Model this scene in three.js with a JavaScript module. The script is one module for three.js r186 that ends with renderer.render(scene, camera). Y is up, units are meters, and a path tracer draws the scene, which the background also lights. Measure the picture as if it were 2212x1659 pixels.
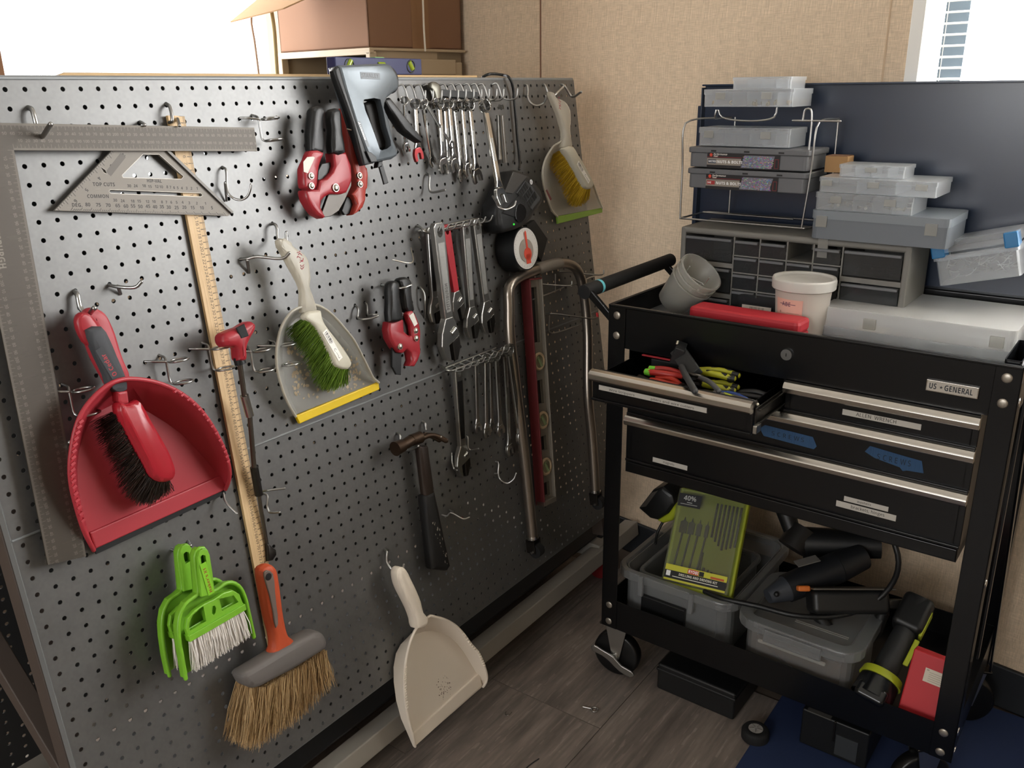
import * as THREE from 'three';
import { RoundedBoxGeometry } from 'three/addons/geometries/RoundedBoxGeometry.js';
import { mergeGeometries, toCreasedNormals } from 'three/addons/utils/BufferGeometryUtils.js';
import { RectAreaLightUniformsLib } from 'three/addons/lights/RectAreaLightUniformsLib.js';

// ---------------------------------------------------------------- camera, daylight, exposure
const scene = new THREE.Scene();
const renderer = new THREE.WebGLRenderer();
renderer.toneMapping = THREE.LinearToneMapping;
renderer.toneMappingExposure = 1.1;
renderer.shadowMap.enabled = true;
RectAreaLightUniformsLib.init();
const CAM_H = 1.365;
const camera = new THREE.PerspectiveCamera(2 * Math.atan(829.5 / 1885) * 180 / Math.PI, 4 / 3, 0.05, 60);
camera.position.set(0, CAM_H, 0);
camera.up.set(0.26714709, 0.94685774, -0.17914476);
camera.lookAt(0.76483406, CAM_H - 0.32142359, -0.55831509);
scene.background = new THREE.Color(3.2, 3.3, 3.45);          // overcast sky, seen through the windows
// room axes: a runs along the back wall to the right, b from the back wall into the room
const RA = new THREE.Vector3(-0.13865, 0, 0.99034), RN = new THREE.Vector3(0.99034, 0, 0.13865), R0 = new THREE.Vector3(2.01, 0, -0.1);
const ROOM_TURN = Math.atan2(-RA.z, RA.x);
const RM = (a, y, b) => R0.clone().addScaledVector(RA, a).addScaledVector(RN, -b).setY(y);
function skyPane(w, h, a, y, b, faceB, faceA, k) {             // the sky's light entering through one window
  const l = new THREE.RectAreaLight(new THREE.Color(1.0, 0.99, 0.975), k, w, h);
  l.position.copy(RM(a, y, b));
  l.lookAt(RM(a + faceA, y - 0.0, b + faceB));
  scene.add(l); return l;
}
skyPane(1.75, 1.1, 0.56, 1.66, -0.17, 1, 0, 16);               // window_2, right, behind its blinds
skyPane(0.86, 1.2, -2.47, 1.55, 0.71, 0, 1, 9);                // window_1, behind the pegboard
skyPane(1.7, 1.15, 0.35, 1.68, 4.8, -1, 0, 6.5);                 // window_3, in the wall behind the camera

// ---------------------------------------------------------------- helpers
const V = (x, y, z) => new THREE.Vector3(x, y, z);
let seed = 7;
const rnd = () => { seed = (seed * 1664525 + 1013904223) >>> 0; return seed / 4294967296; };
const rr = (a, b) => a + (b - a) * rnd();
const taken = {};
function numbered(n) { const k = taken[n] = (taken[n] ?? -1) + 1; return k ? n + '_' + String(k).padStart(3, '0') : n; }
function std(hex, rough = 0.6, metal = 0, extra = {}) { return new THREE.MeshStandardMaterial({ color: hex, roughness: rough, metalness: metal, ...extra }); }
function phys(hex, rough, extra) { return new THREE.MeshPhysicalMaterial({ color: hex, roughness: rough, ...extra }); }
function mesh(parent, name, geo, mat, p, r) {
  const m = new THREE.Mesh(geo, mat); m.name = name; m.castShadow = m.receiveShadow = true;
  if (p) m.position.set(p[0], p[1], p[2]); if (r) m.rotation.set(r[0], r[1], r[2]);
  parent.add(m); return m;
}
function thing(name, label, category, group) {
  const g = new THREE.Group(); g.name = numbered(name); g.userData = { label, category }; if (group) g.userData.group = group;
  scene.add(g); return g;
}
function structure(name, geo, mat, p, r) { const m = mesh(scene, name, geo, mat, p, r); m.userData.kind = 'structure'; return m; }
// pegboard axes: u to the right along the rows, v down the board, d out of it (all in mm, from the centre of one hole)
const PU = V(0.9999992, -0.0012915, 0), PV = V(-0.0012779, -0.989516, 0.1444177), PN = V(0.0001865, 0.1444176, 0.9895168), P0 = V(0.5808222, CAM_H + 0.0058338, -1.2299684);
const PG = (u, v, d) => P0.clone().addScaledVector(PU, u * 1e-3).addScaledVector(PV, v * 1e-3).addScaledVector(PN, d * 1e-3);
const PQ = new THREE.Quaternion().setFromRotationMatrix(new THREE.Matrix4().makeBasis(PU, PV.clone().negate(), PN));
function pegThing(name, label, category, u, v, d, group) {
  const g = thing(name, label, category, group); g.position.copy(PG(u, v, d)); g.quaternion.copy(PQ); g.userData_o = [u, v, d]; g.o = [u, v, d]; delete g.userData_o; return g;
}
const l2 = (pts, g) => pts.map(p => new THREE.Vector2((p[0] - g.o[0]) * 1e-3, -(p[1] - g.o[1]) * 1e-3));
const l3 = (pts, g) => pts.map(p => V((p[0] - g.o[0]) * 1e-3, -(p[1] - g.o[1]) * 1e-3, ((p[2] ?? g.o[2]) - g.o[2]) * 1e-3));
// cart axes: w to the right, y up, z out of the front (metres, from the left front corner on the floor)
const CART = V(1.563359, 0, -0.887068), CART_TURN = Math.atan2(-0.9997897, -0.0205074);
const CP = (w, y, dep) => V(w, y, -dep).applyAxisAngle(V(0, 1, 0), CART_TURN).add(CART);
function cartThing(name, label, category, w, y, dep, turn = 0, group) {
  const g = thing(name, label, category, group); g.position.copy(CP(w, y, dep)); g.rotation.y = CART_TURN + turn; return g;
}
function roomThing(name, label, category, a, y, b, turn = 0, group) {
  const g = thing(name, label, category, group); g.position.copy(RM(a, y, b)); g.rotation.y = ROOM_TURN + turn; return g;
}
// geometry
const bx = (x0, x1, y0, y1, z0, z1, r = 0, seg = 2) => {
  const w = Math.abs(x1 - x0), h = Math.abs(y1 - y0), d = Math.abs(z1 - z0), m = Math.min(w, h, d) * 0.49;
  const g = r > 0 ? new RoundedBoxGeometry(w, h, d, seg, Math.min(r, m)) : new THREE.BoxGeometry(w, h, d);
  g.translate((x0 + x1) / 2, (y0 + y1) / 2, (z0 + z1) / 2); return g;
};
const merge = (list) => { const l = list.map(g => { const n = g.index ? g.toNonIndexed() : g; for (const k of Object.keys(n.attributes)) if (!['position', 'normal', 'uv'].includes(k)) n.deleteAttribute(k); return n; }); return mergeGeometries(l); };
function ext(pts, depth, bevel = 0.001, holes = [], z = 0, curve = 6) {
  const s = new THREE.Shape(pts); for (const h of holes) s.holes.push(new THREE.Path(h));
  const b = Math.min(bevel, depth * 0.45);
  const g = new THREE.ExtrudeGeometry(s, { depth: depth - 2 * b, bevelEnabled: b > 0, bevelThickness: b, bevelSize: b, bevelOffset: -b, bevelSegments: 2, curveSegments: curve });
  g.translate(0, 0, z + b); return b > 0.002 ? toCreasedNormals(g, 0.9) : g;
}
function smooth(pts, n = 3) {                                    // closed outline rounded through its points
  const c = new THREE.CatmullRomCurve3(pts.map(p => V(p.x, p.y, 0)), true, 'centripetal');
  return c.getPoints(pts.length * n).slice(0, -1).map(p => new THREE.Vector2(p.x, p.y));
}
function tube(pts, r, o = {}) {
  const c = pts.length === 2 ? new THREE.LineCurve3(pts[0], pts[1]) : new THREE.CatmullRomCurve3(pts, !!o.closed, 'centripetal');
  const seg = o.seg ?? (pts.length === 2 ? 1 : pts.length * 4);
  const g = new THREE.TubeGeometry(c, seg, r, o.rad ?? 7, !!o.closed);
  if (o.closed || o.open) return g;
  const caps = [0, 1].map(t => { const s = new THREE.SphereGeometry(r, 7, 5); const p = c.getPointAt(t); s.translate(p.x, p.y, p.z); return s; });
  return merge([g, ...caps]);
}
const cyl = (r0, r1, h, seg = 20, open = false) => new THREE.CylinderGeometry(r0, r1, h, seg, 1, open);
function bar(a, b, w, h, roll = 0) {                             // a square section from a to b
  const d = b.clone().sub(a), L = d.length(), g = new RoundedBoxGeometry(w, L, h, 1, Math.min(w, h) * 0.08);
  if (roll) g.rotateY(roll);
  g.applyQuaternion(new THREE.Quaternion().setFromUnitVectors(V(0, 1, 0), d.normalize()));
  g.translate((a.x + b.x) / 2, (a.y + b.y) / 2, (a.z + b.z) / 2); return g;
}
function rod(a, b, r0, r1 = r0, seg = 14) {
  const d = b.clone().sub(a), L = d.length(), g = cyl(r1, r0, L, seg);
  g.applyQuaternion(new THREE.Quaternion().setFromUnitVectors(V(0, 1, 0), d.normalize()));
  g.translate((a.x + b.x) / 2, (a.y + b.y) / 2, (a.z + b.z) / 2); return g;
}
function flatFace(pts, z) {                                      // a printed face: uv 0..1 over the outline's box
  const g = new THREE.ShapeGeometry(new THREE.Shape(pts)); g.computeBoundingBox(); const b = g.boundingBox, p = g.attributes.position, uv = g.attributes.uv;
  for (let i = 0; i < p.count; i++) uv.setXY(i, (p.getX(i) - b.min.x) / (b.max.x - b.min.x), (p.getY(i) - b.min.y) / (b.max.y - b.min.y));
  g.translate(0, 0, z); return g;
}
function canvasTex(w, h, draw) {
  const c = document.createElement('canvas'); c.width = w; c.height = h; draw(c.getContext('2d'), w, h);
  const t = new THREE.CanvasTexture(c); t.colorSpace = THREE.SRGBColorSpace; t.magFilter = THREE.LinearFilter; return t;
}
function noiseTex(n, f, sx = 1, sy = 1) {
  const d = new Uint8Array(n * n * 4);
  for (let y = 0; y < n; y++) for (let x = 0; x < n; x++) { const c = f(x, y, n); const i = (y * n + x) * 4; d[i] = c[0]; d[i + 1] = c[1]; d[i + 2] = c[2]; d[i + 3] = 255; }
  const t = new THREE.DataTexture(d, n, n); t.wrapS = t.wrapT = THREE.RepeatWrapping; t.magFilter = THREE.LinearFilter; t.colorSpace = THREE.SRGBColorSpace; t.repeat.set(sx, sy); t.needsUpdate = true; return t;
}
function lattice(n) { const a = new Float32Array(n * n).map(() => rnd()); return (x, y) => { const xi = Math.floor(x), yi = Math.floor(y), fx = x - xi, fy = y - yi, q = (i, j) => a[((j % n + n) % n) * n + ((i % n + n) % n)], s = t => t * t * (3 - 2 * t); return (q(xi, yi) * (1 - s(fx)) + q(xi + 1, yi) * s(fx)) * (1 - s(fy)) + (q(xi, yi + 1) * (1 - s(fx)) + q(xi + 1, yi + 1) * s(fx)) * s(fy); }; }
const decal = (parent, name, w, h, tex, p, r, rough = 0.6) => mesh(parent, name, new THREE.PlaneGeometry(w, h), std(0xffffff, rough, 0, { map: tex }), p, r);
// bristles between a root line and a tip line: fine tapered hairs, one part
function bristles(parent, name, roots, tips, n, r, colA, colB, spreadD = 0.006, curl = 0.006) {
  const cr = roots.length > 2 ? new THREE.CatmullRomCurve3(roots) : new THREE.LineCurve3(roots[0], roots[1]), ct = tips.length > 2 ? new THREE.CatmullRomCurve3(tips) : new THREE.LineCurve3(tips[0], tips[1]);
  const pos = [], col = [], nor = [], A = new THREE.Color(colA), B = new THREE.Color(colB), c = new THREE.Color();
  for (let i = 0; i < n; i++) {
    const t = rnd(), t2 = Math.min(1, Math.max(0, t + rr(-0.03, 0.03))), a = cr.getPoint(t), b = ct.getPoint(t2), jz = rr(-spreadD, spreadD);
    a.z += jz; b.z += jz * 1.6; const s = rr(0.9, 1.03); b.lerpVectors(a, b, s); b.x += rr(-curl, curl); b.y += rr(-curl, curl) * 0.4;
    const mid = a.clone().lerp(b, 0.55); mid.x += rr(-curl, curl) * 0.5; mid.z += rr(-curl, curl) * 0.5;
    c.copy(A).lerp(B, rnd());
    const ring = (p, k) => [0, 1, 2].map(j => V(p.x + Math.cos(j * 2.094 + i) * r * k, p.y, p.z + Math.sin(j * 2.094 + i) * r * k));
    const rs = [ring(a, 1), ring(mid, 0.9), ring(b, 0.45)];
    for (let q = 0; q < 2; q++) for (let j = 0; j < 3; j++) { const j2 = (j + 1) % 3, f = [rs[q][j], rs[q][j2], rs[q + 1][j2], rs[q][j], rs[q + 1][j2], rs[q + 1][j]]; const nn = f[1].clone().sub(f[0]).cross(f[2].clone().sub(f[0])).normalize(); for (const v of f) { pos.push(v.x, v.y, v.z); nor.push(nn.x, nn.y, nn.z); col.push(c.r, c.g, c.b); } }
  }
  const g = new THREE.BufferGeometry(); g.setAttribute('position', new THREE.Float32BufferAttribute(pos, 3)); g.setAttribute('normal', new THREE.Float32BufferAttribute(nor, 3)); g.setAttribute('color', new THREE.Float32BufferAttribute(col, 3));
  const m = mesh(parent, name, g, new THREE.MeshStandardMaterial({ vertexColors: true, roughness: 0.7 })); m.userData.kind = 'stuff'; return m;
}
// a moulded pan: floor outline F and rim R with the same number of points; walls and floor have thickness
function pan(parent, R, F, mat, rimMat, rimR = 0.0026, th = 0.0022) {
  const n = R.length, pos = [], quad = (a, b, c, d) => { for (const v of [a, b, c, a, c, d]) pos.push(v.x, v.y, v.z); };
  const cx = F.reduce((s, p) => s + p.x, 0) / n, out = p => { const d = V(p.x - cx, p.y - F[Math.floor(n / 2)].y * 0.4 - F[0].y * 0.6, 0).normalize().multiplyScalar(th); return p.clone().add(d); };
  const Ro = R.map(out), Fo = F.map(p => out(p).setZ(p.z - th));
  for (let i = 0; i < n - 1; i++) { quad(F[i], F[i + 1], R[i + 1], R[i]); quad(Fo[i + 1], Fo[i], Ro[i], Ro[i + 1]); quad(R[i], R[i + 1], Ro[i + 1], Ro[i]); }
  const tri = THREE.ShapeUtils.triangulateShape(F.map(p => new THREE.Vector2(p.x, p.y)), []);
  for (const t of tri) { for (const k of t) pos.push(F[k].x, F[k].y, F[k].z); for (const k of [t[0], t[2], t[1]]) pos.push(Fo[k].x, Fo[k].y, Fo[k].z); }
  quad(F[0], F[n - 1], Fo[n - 1], Fo[0]); quad(R[0], Ro[0], Fo[0], F[0]); quad(R[n - 1], F[n - 1], Fo[n - 1], Ro[n - 1]);
  let g = new THREE.BufferGeometry(); g.setAttribute('position', new THREE.Float32BufferAttribute(pos, 3)); g.computeVertexNormals(); g = toCreasedNormals(g, 0.6);
  const uv = []; const p = g.attributes.position; for (let i = 0; i < p.count; i++) uv.push(p.getX(i), p.getY(i)); g.setAttribute('uv', new THREE.Float32BufferAttribute(uv, 2));
  mesh(parent, 'pan', g, mat);
  mesh(parent, 'rim', tube(R.map((q, i) => q.clone().lerp(Ro[i], 0.5)), rimR, { seg: n * 3 }), rimMat ?? mat);
}
function teeth(parent, R, i0, i1, k, mat, size) {
  const c = new THREE.CatmullRomCurve3(R), n = R.length - 1, list = [];
  for (let i = 0; i < k; i++) { const p = c.getPoint((i0 + (i1 - i0) * i / (k - 1)) / n), b = new THREE.BoxGeometry(size, size * 0.55, size); b.rotateZ(Math.PI / 8); b.translate(p.x, p.y, p.z + size * 0.4); list.push(b); }
  const m = mesh(parent, 'rim_comb', merge(list), mat); m.userData.kind = 'stuff';
}
// outlines measured on the pegboard, in mm: [u, v] or [u, v, d]
const KEYS = `fsq ss ssC ssS ssD yard redRim redFloor rdH rdHo rbG rbN rbB rbr rbt yellowRim yellowFloor ydL ybH ybHo ybB ybL ybr ybt greenRim greenFloor gdL gbH gbB gbL gbr gbt whiteRim whiteFloor wdH wdHo
miniFrontPlate miniFrontHole miniFrontBody miniFrontWinA miniFrontWinB miniFrontWinC miniFrontRoots miniFrontTips miniRearPlate miniRearHole miniRearBody miniRearWinA miniRearWinB miniRearWinC miniRearRoots miniRearTips
bbH bbG bbHo bbB bbr bbt st stO stB stL stG stN stV c1a c1b c1L c1B c1K c1D c1T c1bolt c2B c2K c2bolt c3a c3b c3B c3L c3K c3T c3D c3bolt w0 w1 w2 w3 w4 w5 w6 w7 w8 w9 w10 wx wy thm hk0 a0 a1 a2 a3 a4 a5 b0 b1 b2 b3 b4 b5 rail1 rail2 tube lv lvE lvv ch chT chG chD chP chl cord af afP hmH hmG hmHd ttH ttB tts ttE hooks`.split(/\s+/);
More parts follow.
